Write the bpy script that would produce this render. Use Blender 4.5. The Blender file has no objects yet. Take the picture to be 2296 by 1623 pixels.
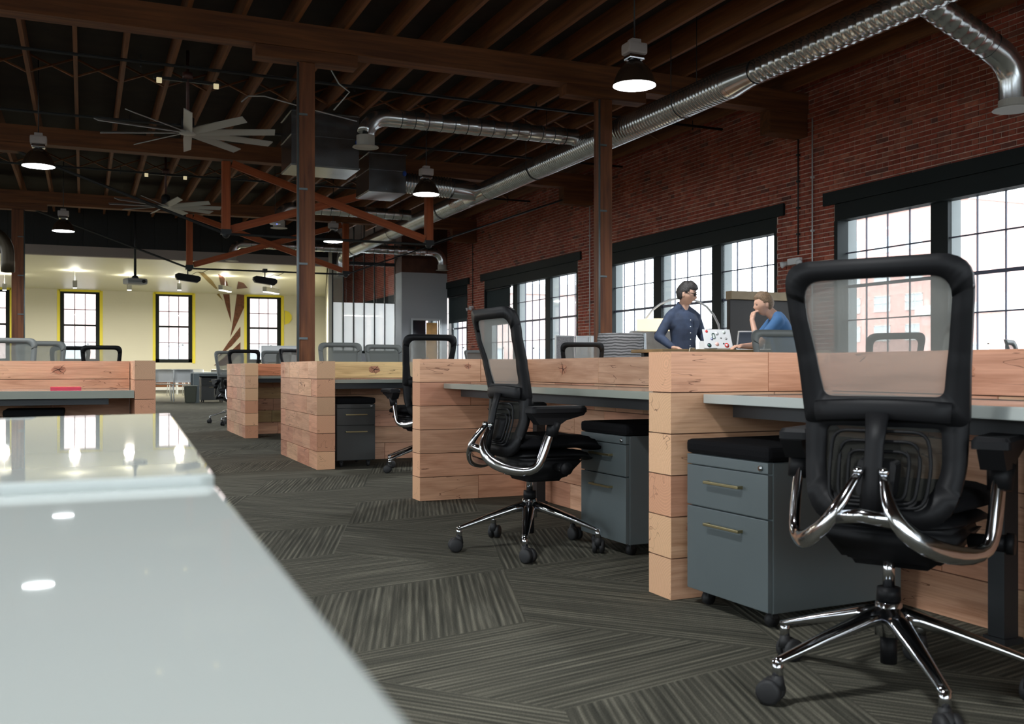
import bpy, math, random, bmesh
from mathutils import Vector, Matrix
random.seed(7)
pi = math.pi
COL = bpy.context.scene.collection
SC = bpy.context.scene

# ---------------------------------------------------------------- camera, sky, portals, exposure
CZ = 0.85
F = 2210.0
cam_d = bpy.data.cameras.new('camera')
cam = bpy.data.objects.new('camera', cam_d); COL.objects.link(cam)
cam.location = (0, 0, CZ)
cam.rotation_euler = (pi/2, 0, math.radians(-23.5))
cam_d.sensor_width = 36.0
cam_d.lens = 36.0*F/2296
cam_d.shift_y = 14.5/2296
cam_d.clip_start = 0.02
cam_d.clip_end = 600
cam_d.dof.use_dof = True
cam_d.dof.focus_distance = 7.0
cam_d.dof.aperture_fstop = 6.3
SC.camera = cam

SKY = 7.0
world = bpy.data.worlds.new('overcast_sky'); SC.world = world
world.use_nodes = True
wt = world.node_tree
bg = wt.nodes['Background']
tc = wt.nodes.new('ShaderNodeTexCoord'); sx = wt.nodes.new('ShaderNodeSeparateXYZ')
rp = wt.nodes.new('ShaderNodeValToRGB')
rp.color_ramp.elements[0].position = 0.0; rp.color_ramp.elements[0].color = (0.80, 0.86, 0.94, 1)
rp.color_ramp.elements[1].position = 1.0; rp.color_ramp.elements[1].color = (0.93, 0.97, 1.0, 1)
wt.links.new(tc.outputs['Generated'], sx.inputs[0]); wt.links.new(sx.outputs['Z'], rp.inputs[0])
wt.links.new(rp.outputs[0], bg.inputs['Color']); bg.inputs['Strength'].default_value = SKY
world.cycles.sampling_method = 'MANUAL'; world.cycles.sample_map_resolution = 256

BAY_S = [-1.28, 5.57, 12.42, 19.27, 26.12, 32.97]      # starts of the window lintels along the right wall
WX = 10.05                                              # inner face of the right wall
LX = -9.0
FARY = 41.0
BACKY = -5.0

def portal(loc, rot, sx_, sy_):
    d = bpy.data.lights.new('window_portal', 'AREA'); d.shape = 'RECTANGLE'; d.size = sx_; d.size_y = sy_
    d.cycles.is_portal = True
    o = bpy.data.objects.new('window_portal', d); COL.objects.link(o); o.location = loc; o.rotation_euler = rot
for s in BAY_S:
    portal((WX+0.42, s+2.975, 2.0), (0, pi/2, 0), 2.1, 5.7)
for s in BAY_S[:5]:
    portal((LX-0.42, s+2.975, 2.3), (0, -pi/2, 0), 2.7, 5.7)
for cx in (-6.0, 0.5, 7.0):
    portal((cx, BACKY-0.42, 2.3), (pi/2, 0, 0), 5.7, 2.7)
portal((1.3, FARY+0.42, 2.45), (-pi/2, 0, 0), 15.0, 2.8)

SC.view_settings.view_transform = 'Standard'
SC.view_settings.look = 'None'
SC.view_settings.exposure = 0.0
SC.view_settings.gamma = 1.0
SC.view_settings.use_curve_mapping = False
SC.cycles.use_denoising = True
SC.cycles.max_bounces = 7
SC.cycles.diffuse_bounces = 4
SC.cycles.glossy_bounces = 4
SC.cycles.transmission_bounces = 4
SC.cycles.transparent_max_bounces = 16
SC.cycles.caustics_reflective = False
SC.cycles.caustics_refractive = False
SC.cycles.sample_clamp_indirect = 6.0

# ---------------------------------------------------------------- placing helpers (real distances)
def xat(px, Y):       # X of a thing standing at world depth Y and seen at column px
    return Y*math.tan(math.radians(23.5)+math.atan((px-1148)/F))
def yat(px, X):
    return X/math.tan(math.radians(23.5)+math.atan((px-1148)/F))
def pd(px, d):        # floor position at view distance d
    xc = (px-1148)/F*d
    return (0.3987*d+0.9171*xc, 0.9171*d-0.3987*xc)
def zat(py, x, y):
    return CZ-(py-826)/F*(0.3987*x+0.9171*y)

# ---------------------------------------------------------------- node materials
MATS = {}
def mat(name, color, rough=0.6, metal=0.0, noise=None, bump=0.0, emit=None, spec=0.5, alpha=None, coat=0.0, nscale=8.0, trans=0.0):
    if name in MATS: return MATS[name]
    m = bpy.data.materials.new(name); m.use_nodes = True; nt = m.node_tree
    b = nt.nodes['Principled BSDF']
    b.inputs['Base Color'].default_value = (*color, 1); b.inputs['Roughness'].default_value = rough
    b.inputs['Metallic'].default_value = metal; b.inputs['Specular IOR Level'].default_value = spec
    b.inputs['Coat Weight'].default_value = coat
    b.inputs['Transmission Weight'].default_value = trans
    if emit: b.inputs['Emission Color'].default_value = (*emit[0], 1); b.inputs['Emission Strength'].default_value = emit[1]
    if alpha is not None: b.inputs['Alpha'].default_value = alpha
    if noise or bump:
        t = nt.nodes.new('ShaderNodeTexCoord'); n = nt.nodes.new('ShaderNodeTexNoise')
        n.inputs['Scale'].default_value = nscale; n.inputs['Detail'].default_value = 6
        nt.links.new(t.outputs['Object'], n.inputs['Vector'])
        if noise:
            r = nt.nodes.new('ShaderNodeValToRGB')
            r.color_ramp.elements[0].position = 0.3; r.color_ramp.elements[0].color = (*[c*(1-noise) for c in color], 1)
            r.color_ramp.elements[1].position = 0.7; r.color_ramp.elements[1].color = (*[min(1, c*(1+noise)) for c in color], 1)
            nt.links.new(n.outputs['Fac'], r.inputs[0]); nt.links.new(r.outputs[0], b.inputs['Base Color'])
        if bump:
            bp = nt.nodes.new('ShaderNodeBump'); bp.inputs['Strength'].default_value = bump; bp.inputs['Distance'].default_value = 0.01
            nt.links.new(n.outputs['Fac'], bp.inputs['Height']); nt.links.new(bp.outputs[0], b.inputs['Normal'])
    MATS[name] = m
    return m

class NT:
    def __init__(s, name):
        s.m = bpy.data.materials.new(name); s.m.use_nodes = True; s.t = s.m.node_tree
        s.b = s.t.nodes['Principled BSDF']; MATS[name] = s.m
    def n(s, typ, **kw):
        x = s.t.nodes.new('ShaderNode'+typ)
        for k, v in kw.items():
            if k in x.inputs.keys(): x.inputs[k].default_value = v
            else: setattr(x, k, v)
        return x
    def l(s, a, b): s.t.links.new(a, b)
    def math(s, op, a, b=None, c=None):
        x = s.t.nodes.new('ShaderNodeMath'); x.operation = op
        for i, v in enumerate((a, b, c)):
            if v is None: continue
            if isinstance(v, (int, float)): x.inputs[i].default_value = v
            else: s.l(v, x.inputs[i])
        return x.outputs[0]
    def ramp(s, fac, els, interp='LINEAR'):
        x = s.t.nodes.new('ShaderNodeValToRGB'); cr = x.color_ramp; cr.interpolation = interp
        while len(cr.elements) < len(els): cr.elements.new(0.5)
        for e, (p, c) in zip(cr.elements, els):
            e.position = p; e.color = (*c, 1) if len(c) == 3 else c
        s.l(fac, x.inputs[0]); return x.outputs[0]
    def mix(s, fac, a, b, blend='MIX'):
        x = s.t.nodes.new('ShaderNodeMix'); x.data_type = 'RGBA'; x.blend_type = blend
        if isinstance(fac, (int, float)): x.inputs[0].default_value = fac
        else: s.l(fac, x.inputs[0])
        for sock, v in ((x.inputs[6], a), (x.inputs[7], b)):
            if isinstance(v, tuple): sock.default_value = (*v, 1) if len(v) == 3 else v
            else: s.l(v, sock)
        return x.outputs[2]

def rnd_id(k):
    oi = k.n('ObjectInfo'); g = k.n('NewGeometry')
    a = k.math('ADD', oi.outputs['Random'], g.outputs['Random Per Island'])
    return k.math('FRACT', a), oi

# redwood / fir timber blocks: grain along local x, end grain on the ends, knots and checks
def make_timber():
    k = NT('timber_block'); b = k.b
    r, oi = rnd_id(k)
    tc = k.n('TexCoord')
    off = k.n('CombineXYZ'); k.l(k.math('MULTIPLY', r, 37.0), off.inputs[0]); k.l(k.math('MULTIPLY', r, 91.0), off.inputs[1]); k.l(k.math('MULTIPLY', r, 53.0), off.inputs[2])
    va = k.n('VectorMath', operation='ADD'); k.l(tc.outputs['Object'], va.inputs[0]); k.l(off.outputs[0], va.inputs[1])
    mp = k.n('Mapping'); mp.inputs['Scale'].default_value = (1.2, 9, 9); k.l(va.outputs[0], mp.inputs[0])
    n1 = k.n('TexNoise', Scale=2.0, Detail=5.0, Distortion=0.8); k.l(mp.outputs[0], n1.inputs['Vector'])
    mp2 = k.n('Mapping'); mp2.inputs['Scale'].default_value = (1.5, 60, 60); k.l(va.outputs[0], mp2.inputs[0])
    n2 = k.n('TexNoise', Scale=2.5, Detail=4.0, Distortion=0.4); k.l(mp2.outputs[0], n2.inputs['Vector'])
    base = k.ramp(r, [(0.0, (0.62, 0.30, 0.19)), (0.25, (0.74, 0.40, 0.255)), (0.5, (0.66, 0.385, 0.25)), (0.75, (0.74, 0.45, 0.28)), (1.0, (0.68, 0.33, 0.215))])
    shade = k.ramp(n1.outputs['Fac'], [(0.25, (0.70, 0.62, 0.56)), (0.55, (1, 1, 1)), (0.8, (1.12, 1.1, 1.05))])
    c = k.mix(1.0, base, shade, 'MULTIPLY')
    fine = k.ramp(n2.outputs['Fac'], [(0.3, (0.86, 0.82, 0.78)), (0.6, (1, 1, 1))])
    c = k.mix(1.0, c, fine, 'MULTIPLY')
    # knots
    mk = k.n('Mapping'); mk.inputs['Scale'].default_value = (1.6, 3.3, 3.3); k.l(va.outputs[0], mk.inputs[0])
    dn = k.n('TexNoise', Scale=6.0, Detail=3.0); k.l(va.outputs[0], dn.inputs['Vector'])
    mv = k.mix(0.12, mk.outputs[0], dn.outputs['Color'], 'ADD')
    vo = k.n('TexVoronoi', Scale=1.0); k.l(mv, vo.inputs['Vector'])
    knot = k.ramp(vo.outputs['Distance'], [(0.0, (1, 1, 1)), (0.05, (0.9, 0.9, 0.9)), (0.075, (0.25, 0.25, 0.25)), (0.2, (0, 0, 0))])
    c = k.mix(knot, c, (0.24, 0.085, 0.04))
    # checks (dark cracks)
    mc = k.n('Mapping'); mc.inputs['Scale'].default_value = (1.3, 11, 11); k.l(va.outputs[0], mc.inputs[0])
    n3 = k.n('TexNoise', Scale=1.3, Detail=3.0, Distortion=0.5); k.l(mc.outputs[0], n3.inputs['Vector'])
    cr = k.math('ABSOLUTE', k.math('SUBTRACT', n3.outputs['Fac'], 0.5))
    n4 = k.n('TexNoise', Scale=2.2, Detail=1.0); k.l(va.outputs[0], n4.inputs['Vector'])
    crk = k.math('MULTIPLY', k.math('LESS_THAN', cr, 0.0042), k.math('GREATER_THAN', n4.outputs['Fac'], 0.56))
    # end grain
    g = k.n('NewGeometry'); vt = k.n('VectorTransform', vector_type='NORMAL', convert_from='WORLD', convert_to='OBJECT'); k.l(g.outputs['Normal'], vt.inputs[0])
    sxn = k.n('SeparateXYZ'); k.l(vt.outputs[0], sxn.inputs[0])
    isend = k.math('GREATER_THAN', k.math('ABSOLUTE', sxn.outputs[0]), 0.6)
    dist = k.n('VectorMath', operation='LENGTH')
    so = k.n('SeparateXYZ'); k.l(tc.outputs['Object'], so.inputs[0])
    cb = k.n('CombineXYZ'); k.l(k.math('ADD', so.outputs[1], k.math('MULTIPLY', r, 0.12)), cb.inputs[1]); k.l(k.math('ADD', so.outputs[2], k.math('SUBTRACT', k.math('MULTIPLY', r, 0.2), 0.1)), cb.inputs[2])
    nd = k.n('TexNoise', Scale=9.0, Detail=2.0); k.l(va.outputs[0], nd.inputs['Vector'])
    cbn = k.mix(0.03, cb.outputs[0], nd.outputs['Color'], 'ADD')
    k.l(cbn, dist.inputs[0])
    ring = k.math('SINE', k.math('MULTIPLY', dist.outputs['Value'], 620.0))
    endc = k.ramp(ring, [(0.0, (0.93, 0.9, 0.88)), (1.0, (1.04, 1.02, 1.0))])
    endc = k.mix(1.0, base, endc, 'MULTIPLY'); endc = k.mix(1.0, endc, (1.12, 1.15, 1.08), 'MULTIPLY')
    vc = k.n('TexVoronoi', Scale=9.0, feature='DISTANCE_TO_EDGE'); k.l(k.mix(0.35, va.outputs[0], nd.outputs['Color'], 'ADD'), vc.inputs['Vector'])
    n5 = k.n('TexNoise', Scale=7.0, Detail=1.0); k.l(va.outputs[0], n5.inputs['Vector'])
    ecr = k.math('MULTIPLY', k.math('LESS_THAN', vc.outputs['Distance'], 0.010), k.math('GREATER_THAN', n5.outputs['Fac'], 0.60))
    c = k.mix(isend, c, endc)
    sel = k.math('ADD', k.math('MULTIPLY', crk, k.math('SUBTRACT', 1.0, isend)), k.math('MULTIPLY', ecr, isend))
    c = k.mix(k.math('MULTIPLY', sel, .8), c, (0.16, 0.06, 0.03))
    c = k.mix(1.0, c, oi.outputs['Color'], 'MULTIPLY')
    k.l(c, b.inputs['Base Color']); b.inputs['Roughness'].default_value = 0.5
    b.inputs['Specular IOR Level'].default_value = 0.35
    bp = k.n('Bump', Strength=0.25, Distance=0.004); k.l(n2.outputs['Fac'], bp.inputs['Height']); k.l(bp.outputs[0], b.inputs['Normal'])
    return k.m
TIMBER = make_timber()

def make_brick(name, stops, mort=False):
    k = NT(name); b = k.b
    r, oi = rnd_id(k)
    g = k.n('NewGeometry')
    c = k.ramp(r, stops)
    n = k.n('TexNoise', Scale=14.0, Detail=5.0); k.l(g.outputs['Position'], n.inputs['Vector'])
    c = k.mix(1.0, c, k.ramp(n.outputs['Fac'], [(0.3, (0.68, 0.66, 0.66)), (0.7, (1.2, 1.15, 1.1))]), 'MULTIPLY')
    n2 = k.n('TexNoise', Scale=1.3, Detail=4.0); k.l(g.outputs['Position'], n2.inputs['Vector'])
    c = k.mix(1.0, c, k.ramp(n2.outputs['Fac'], [(0.35, (0.75, 0.74, 0.74)), (0.65, (1.1, 1.08, 1.05))]), 'MULTIPLY')
    k.l(c, b.inputs['Base Color']); b.inputs['Roughness'].default_value = 0.85
    bp = k.n('Bump', Strength=0.5, Distance=0.006); k.l(n.outputs['Fac'], bp.inputs['Height']); k.l(bp.outputs[0], b.inputs['Normal'])
    return k.m
BRICK = make_brick('red_brick', [(0, (0.30, 0.060, 0.034)), (0.3, (0.40, 0.095, 0.055)), (0.6, (0.36, 0.075, 0.045)), (0.85, (0.46, 0.15, 0.095)), (1.0, (0.16, 0.055, 0.045))])
MORTAR = mat('mortar', (0.60, 0.44, 0.36), 0.9, noise=0.35, nscale=5)

def make_carpet():
    k = NT('carpet'); b = k.b
    uv = k.n('UVMap'); uv.uv_map = 'UVMap'
    mp = k.n('Mapping'); mp.inputs['Scale'].default_value = (52, 1.3, 1); k.l(uv.outputs[0], mp.inputs[0])
    n = k.n('TexNoise', Scale=1.0, Detail=3.0, Roughness=0.65); k.l(mp.outputs[0], n.inputs['Vector'])
    sep = k.n('SeparateXYZ'); k.l(uv.outputs[0], sep.inputs[0])
    wv = k.math('SINE', k.math('MULTIPLY', sep.outputs[0], 2*pi/0.024))
    v = k.math('ADD', k.math('MULTIPLY', n.outputs['Fac'], 1.0), k.math('MULTIPLY', wv, 0.10))
    c = k.ramp(v, [(0.28, (0.040, 0.040, 0.031)), (0.5, (0.080, 0.077, 0.060)), (0.74, (0.185, 0.174, 0.134))])
    g = k.n('NewGeometry')
    f = k.n('TexNoise', Scale=240.0, Detail=2.0); k.l(g.outputs['Position'], f.inputs['Vector'])
    c = k.mix(1.0, c, k.ramp(f.outputs['Fac'], [(0.3, (0.65, 0.65, 0.65)), (0.7, (1.25, 1.25, 1.25))]), 'MULTIPLY')
    k.l(c, b.inputs['Base Color']); b.inputs['Roughness'].default_value = 0.95; b.inputs['Specular IOR Level'].default_value = 0.15
    bp = k.n('Bump', Strength=0.6, Distance=0.006); k.l(v, bp.inputs['Height']); k.l(bp.outputs[0], b.inputs['Normal'])
    return k.m
CARPET = make_carpet()

def make_beamwood(name, a, bcol):
    k = NT(name); b = k.b
    tc = k.n('TexCoord'); mp = k.n('Mapping'); mp.inputs['Scale'].default_value = (0.8, 14, 14); k.l(tc.outputs['Object'], mp.inputs[0])
    oi = k.n('ObjectInfo')
    va = k.n('VectorMath', operation='ADD'); k.l(mp.outputs[0], va.inputs[0]); k.l(oi.outputs['Random'], va.inputs[1])
    n = k.n('TexNoise', Scale=1.2, Detail=6.0, Distortion=0.6); k.l(va.outputs[0], n.inputs['Vector'])
    c = k.ramp(n.outputs['Fac'], [(0.3, a), (0.7, bcol)])
    k.l(c, b.inputs['Base Color']); b.inputs['Roughness'].default_value = 0.7
    return k.m
BEAM = make_beamwood('old_beam_wood', (0.085, 0.027, 0.009), (0.21, 0.075, 0.022))
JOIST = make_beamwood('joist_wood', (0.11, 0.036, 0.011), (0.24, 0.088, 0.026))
TRUSSW = make_beamwood('truss_wood', (0.30, 0.065, 0.018), (0.46, 0.115, 0.034))
COLW = make_beamwood('column_wood', (0.09, 0.028, 0.012), (0.24, 0.085, 0.030))
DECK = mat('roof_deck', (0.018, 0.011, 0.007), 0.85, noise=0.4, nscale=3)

BLACKP = mat('black_plastic', (0.008, 0.008, 0.009), 0.5, spec=.2)
BLACKF = mat('black_fabric', (0.007, 0.007, 0.008), 0.9, spec=.1, bump=0.3, nscale=300)
RUBBER = mat('black_rubber', (0.014, 0.014, 0.015), 0.6)
CHROME = mat('chrome', (0.58, 0.59, 0.62), 0.12, 1.0)
GREYP = mat('grey_plastic', (0.24, 0.26, 0.25), 0.5)
GREYMETAL = mat('grey_blue_metal', (0.12, 0.145, 0.15), 0.38, 0.25, noise=0.06, nscale=3)
DARKMETAL = mat('dark_metal', (0.02, 0.022, 0.024), 0.5, 0.2)
BRASSY = mat('dull_brass', (0.36, 0.30, 0.16), 0.35, 0.9)
WHITETOP = mat('white_laminate', (0.50, 0.535, 0.51), 0.025, spec=0.5)
GREYTOP = mat('grey_laminate', (0.36, 0.38, 0.33), 0.05, spec=0.6)
WHITEP = mat('white_plastic', (0.75, 0.76, 0.76), 0.4)
WHITEM = mat('white_metal', (0.6, 0.62, 0.62), 0.35, 0.2)
FRAMEB = mat('black_window_paint', (0.008, 0.012, 0.012), 0.6, spec=.25)
MUNT = mat('steel_muntin', (0.075, 0.08, 0.12), 0.5)
CREAM = mat('cream_paint', (0.82, 0.78, 0.64), 0.75, bump=0.4, nscale=9)
CEILW = mat('cream_ceiling_paint', (0.84, 0.82, 0.64), 0.42)
YELLOW = mat('yellow_paint', (0.95, 0.80, 0.06), 0.5)
GREYWALL = mat('grey_wall_paint', (0.42, 0.43, 0.44), 0.7)
DARKWALL = mat('dark_bulkhead_paint', (0.014, 0.015, 0.014), 0.7)
BANDW = mat('taupe_band_paint', (0.34, 0.29, 0.26), 0.7)
STONE = mat('pale_stone_jamb', (0.26, 0.28, 0.28), 0.8)

def make_duct(name, base, rough):
    k = NT(name); b = k.b
    g = k.n('TexCoord'); n = k.n('TexNoise', Scale=5.0, Detail=4.0); k.l(g.outputs['Object'], n.inputs['Vector'])
    k.l(k.ramp(n.outputs['Fac'], [(0.35, tuple(c*0.86 for c in base)), (0.65, base)]), b.inputs['Base Color'])
    b.inputs['Metallic'].default_value = 0.95
    k.l(k.math('ADD', k.math('MULTIPLY', n.outputs['Fac'], 0.15), rough), b.inputs['Roughness'])
    return k.m
DUCT = make_duct('galvanised_duct', (0.68, 0.70, 0.71), 0.13)

def mesh_fabric(name, col, t, tint=0.0):
    m = bpy.data.materials.new(name); m.use_nodes = True; nt = m.node_tree
    nt.nodes.remove(nt.nodes['Principled BSDF']); out = nt.nodes['Material Output']
    tr = nt.nodes.new('ShaderNodeBsdfTransparent'); tr.inputs[0].default_value = (0.97, 0.97, 0.95, 1)
    df = nt.nodes.new('ShaderNodeBsdfDiffuse'); df.inputs[0].default_value = (*col, 1)
    tl = nt.nodes.new('ShaderNodeBsdfTranslucent'); tl.inputs[0].default_value = (*col, 1)
    m1 = nt.nodes.new('ShaderNodeMixShader'); m1.inputs[0].default_value = 0.35
    nt.links.new(df.outputs[0], m1.inputs[1]); nt.links.new(tl.outputs[0], m1.inputs[2])
    m2 = nt.nodes.new('ShaderNodeMixShader'); m2.inputs[0].default_value = 1-t
    nt.links.new(tr.outputs[0], m2.inputs[1]); nt.links.new(m1.outputs[0], m2.inputs[2])
    nt.links.new(m2.outputs[0], out.inputs[0]); MATS[name] = m
    return m
MESHF = mesh_fabric('grey_mesh_weave', (0.36, 0.36, 0.33), 0.42)
MESHB = mesh_fabric('dark_mesh_weave', (0.05, 0.05, 0.045), 0.22)
SHADEM = mesh_fabric('roller_shade_weave', (0.05, 0.06, 0.06), 0.04)

def glass(name, tint, refl):
    m = bpy.data.materials.new(name); m.use_nodes = True; nt = m.node_tree
    nt.nodes.remove(nt.nodes['Principled BSDF']); out = nt.nodes['Material Output']
    tr = nt.nodes.new('ShaderNodeBsdfTransparent'); tr.inputs[0].default_value = (*tint, 1)
    gl = nt.nodes.new('ShaderNodeBsdfGlossy'); gl.inputs['Roughness'].default_value = 0.03
    mx = nt.nodes.new('ShaderNodeMixShader'); mx.inputs[0].default_value = refl
    nt.links.new(tr.outputs[0], mx.inputs[1]); nt.links.new(gl.outputs[0], mx.inputs[2])
    nt.links.new(mx.outputs[0], out.inputs[0]); MATS[name] = m
    return m
GLASS = glass('window_glass', (0.96, 0.98, 0.98), 0.05)
FGLASS = mesh_fabric('frosted_film', (0.92, 0.95, 0.97), 0.30)
PGLASS = glass('partition_glass', (0.72, 0.74, 0.74), 0.16)

# ---------------------------------------------------------------- mesh builder
class MB:
    def __init__(s): s.v = []; s.f = []; s.mi = []; s.sm = []
    def add(s, vs, fs, mi=0, smooth=False):
        n = len(s.v); s.v += [tuple(v) for v in vs]; s.f += [tuple(i+n for i in f) for f in fs]
        s.mi += [mi]*len(fs); s.sm += [smooth]*len(fs); return s
    def box(s, x0, x1, y0, y1, z0, z1, mi=0, ch=0.0):
        if ch <= 0:
            vs = [(x0,y0,z0),(x1,y0,z0),(x1,y1,z0),(x0,y1,z0),(x0,y0,z1),(x1,y0,z1),(x1,y1,z1),(x0,y1,z1)]
            fs = [(0,3,2,1),(4,5,6,7),(0,1,5,4),(1,2,6,5),(2,3,7,6),(3,0,4,7)]
            return s.add(vs, fs, mi)
        bm = bmesh.new(); bmesh.ops.create_cube(bm, size=1)
        for v in bm.verts:
            v.co = Vector(((x0+x1)/2+v.co.x*(x1-x0), (y0+y1)/2+v.co.y*(y1-y0), (z0+z1)/2+v.co.z*(z1-z0)))
        bmesh.ops.bevel(bm, geom=list(bm.edges), offset=ch, segments=2, profile=0.6, affect='EDGES')
        return s.bm(bm, mi)
    def bm(s, bm, mi=0, smooth=False, M=None):
        bm.verts.index_update()
        vs = [tuple((M @ v.co) if M else v.co) for v in bm.verts]
        fs = [tuple(v.index for v in f.verts) for f in bm.faces]
        bm.free(); return s.add(vs, fs, mi, smooth)
    def beam(s, a, b, w, h, mi=0, up=(0,0,1)):
        a = Vector(a); b = Vector(b); d = (b-a).normalized(); u = Vector(up)
        if abs(d.dot(u)) > 0.99: u = Vector((1,0,0))
        sd = d.cross(u).normalized(); u2 = sd.cross(d).normalized()
        vs = []
        for p in (a, b):
            for i, j in ((-1,-1),(1,-1),(1,1),(-1,1)):
                vs.append(tuple(p+sd*(i*w/2)+u2*(j*h/2)))
        return s.add(vs, [(0,1,2,3),(7,6,5,4),(0,4,5,1),(1,5,6,2),(2,6,7,3),(3,7,4,0)], mi)
    def sweep(s, pts, rad, n=12, mi=0, cap=True, smooth=True, flat=None):
        pts = [Vector(p) for p in pts]; m = len(pts)
        if not isinstance(rad, (list, tuple)): rad = [rad]*m
        dirs = []
        for i in range(m):
            if i == 0: d = pts[1]-pts[0]
            elif i == m-1: d = pts[-1]-pts[-2]
            else:
                a_ = pts[i+1]-pts[i]; b_ = pts[i]-pts[i-1]
                d = (a_.normalized() if a_.length > 1e-9 else a_)+(b_.normalized() if b_.length > 1e-9 else b_)
            if d.length < 1e-9: d = dirs[-1].copy() if dirs else Vector((0,0,1))
            dirs.append(d.normalized())
        u = Vector((0,0,1)) if abs(dirs[0].z) < 0.9 else Vector((1,0,0))
        u = (u-dirs[0]*u.dot(dirs[0])).normalized(); vs = []
        for i in range(m):
            u = (u-dirs[i]*u.dot(dirs[i])).normalized(); w = dirs[i].cross(u)
            r = rad[i]; ru, rw = (r if isinstance(r, (list, tuple)) else (r, r))
            for j in range(n):
                a = 2*pi*j/n; vs.append(tuple(pts[i]+u*(ru*math.cos(a))+w*(rw*math.sin(a))))
        fs = []
        for i in range(m-1):
            for j in range(n):
                k = (j+1) % n; fs.append((i*n+j, i*n+k, (i+1)*n+k, (i+1)*n+j))
        if cap:
            fs.append(tuple(range(n-1, -1, -1))); fs.append(tuple((m-1)*n+j for j in range(n)))
        return s.add(vs, fs, mi, smooth)
    def lathe(s, prof, c=(0,0,0), n=24, mi=0, smooth=True, cap=True):
        return s.sweep([(c[0], c[1], c[2]+z) for r, z in prof], [r for r, z in prof], n, mi, cap, smooth)
    def cyl(s, a, b, r, n=12, mi=0, smooth=True): return s.sweep([a, b], r, n, mi, True, smooth)
    def ball(s, c, r, mi=0, n=12, sc=(1,1,1)):
        bm = bmesh.new(); bmesh.ops.create_uvsphere(bm, u_segments=n, v_segments=max(6, n*2//3), radius=r)
        for v in bm.verts: v.co = Vector((c[0]+v.co.x*sc[0], c[1]+v.co.y*sc[1], c[2]+v.co.z*sc[2]))
        return s.bm(bm, mi, True)
    def prism(s, poly, z0, z1, mi=0, M=None):
        n = len(poly); vs = [(x, y, z0) for x, y in poly]+[(x, y, z1) for x, y in poly]
        if M: vs = [tuple(M @ Vector(v)) for v in vs]
        fs = [tuple(range(n-1, -1, -1)), tuple(range(n, 2*n))]+[(i, (i+1) % n, (i+1) % n+n, i+n) for i in range(n)]
        return s.add(vs, fs, mi)
    def build(s, name, mats, parent=None, loc=None, rz=0.0):
        me = bpy.data.meshes.new(name); me.from_pydata(s.v, [], s.f)
        for m in (mats if isinstance(mats, (list, tuple)) else [mats]): me.materials.append(m)
        me.polygons.foreach_set('material_index', s.mi); me.polygons.foreach_set('use_smooth', s.sm); me.update()
        o = bpy.data.objects.new(name, me); COL.objects.link(o)
        if parent is not None: o.parent = parent
        if loc is not None: o.location = loc
        o.rotation_euler[2] = rz
        return o

def empty(name, loc=(0,0,0), rz=0.0, parent=None):
    o = bpy.data.objects.new(name, None); COL.objects.link(o); o.location = loc; o.rotation_euler[2] = rz
    o.empty_display_size = 0.1
    if parent is not None: o.parent = parent
    return o
def tag(o, label=None, cat=None, group=None, kind=None):
    if label: o['label'] = label
    if cat: o['category'] = cat
    if group: o['group'] = group
    if kind: o['kind'] = kind
    return o
def thing(name, label, cat, loc=(0,0,0), rz=0.0, group=None):
    return tag(empty(name, loc, rz), label, cat, group)
KIDS = {}
def kids(o):
    return [c for c in bpy.data.objects if c.parent == o]
def copy_tree(o, loc, rz, label=None, group=None):
    def cp(a, par):
        c = a.copy(); COL.objects.link(c)
        if par is not None: c.parent = par
        for ch in kids(a): cp(ch, c)
        return c
    r = cp(o, None); r.location = loc; r.rotation_euler = (0, 0, rz)
    if label: r['label'] = label
    if group: r['group'] = group
    return r
def arc(c, r, a0, a1, n, ax='xz'):
    out = []
    for i in range(n+1):
        a = a0+(a1-a0)*i/n; p = [c[0], c[1], c[2]]
        i0 = 'xyz'.index(ax[0]); i1 = 'xyz'.index(ax[1]); p[i0] += r*math.cos(a); p[i1] += r*math.sin(a); out.append(tuple(p))
    return out
def rpoly(pts, rad, n=5):
    out = []; m = len(pts)
    for i in range(m):
        p = Vector(pts[i]); a = Vector(pts[i-1]); b = Vector(pts[(i+1) % m]); r = rad[i] if isinstance(rad, (list, tuple)) else rad
        da = (a-p).normalized(); db = (b-p).normalized(); p0 = p+da*r; p1 = p+db*r
        for j in range(n+1):
            t = j/n; out.append(tuple(p0*(1-t)**2+p*2*t*(1-t)+p1*t**2))
    return out
# ================================================================ THE SETTING
def struct(o): o['kind'] = 'structure'; return o

# floor: carpet laid in rhombic chevron fields, each with its stripes turned another way
def build_floor():
    a = 0.86; vs = []; fs = []; uvs = []
    e = [Vector((math.cos(t), math.sin(t)))*a for t in (math.radians(12), math.radians(132), math.radians(252))]
    h0 = e[0]-e[1]; h1 = e[1]-e[2]
    for i in range(-40, 41):
        for j in range(-40, 41):
            c = h0*i+h1*j+Vector((1.1, 2.2))
            if not (LX-2 < c.x < WX+2 and BACKY-2 < c.y < FARY+2): continue
            for q in range(3):
                u = e[q]; v = e[(q+1) % 3]
                p = [c, c+u, c+u+v, c+v]
                p = [Vector((min(max(t.x, LX), WX+0.05), min(max(t.y, BACKY), FARY))) for t in p]
                n = len(vs); vs += [(t.x, t.y, 0) for t in p]; fs.append((n, n+1, n+2, n+3))
                ax = u.normalized(); px_ = Vector((-ax.y, ax.x)); o = random.random()*40
                uvs += [(px_.dot(t)+o, ax.dot(t)+o) for t in p]
    me = bpy.data.meshes.new('floor'); me.from_pydata(vs, [], fs); me.materials.append(CARPET)
    uvl = me.uv_layers.new(name='UVMap')
    for k, t in enumerate(uvs): uvl.data[k].uv = t
    me.update(); o = bpy.data.objects.new('floor', me); COL.objects.link(o)
    struct(o)
build_floor()

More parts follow.
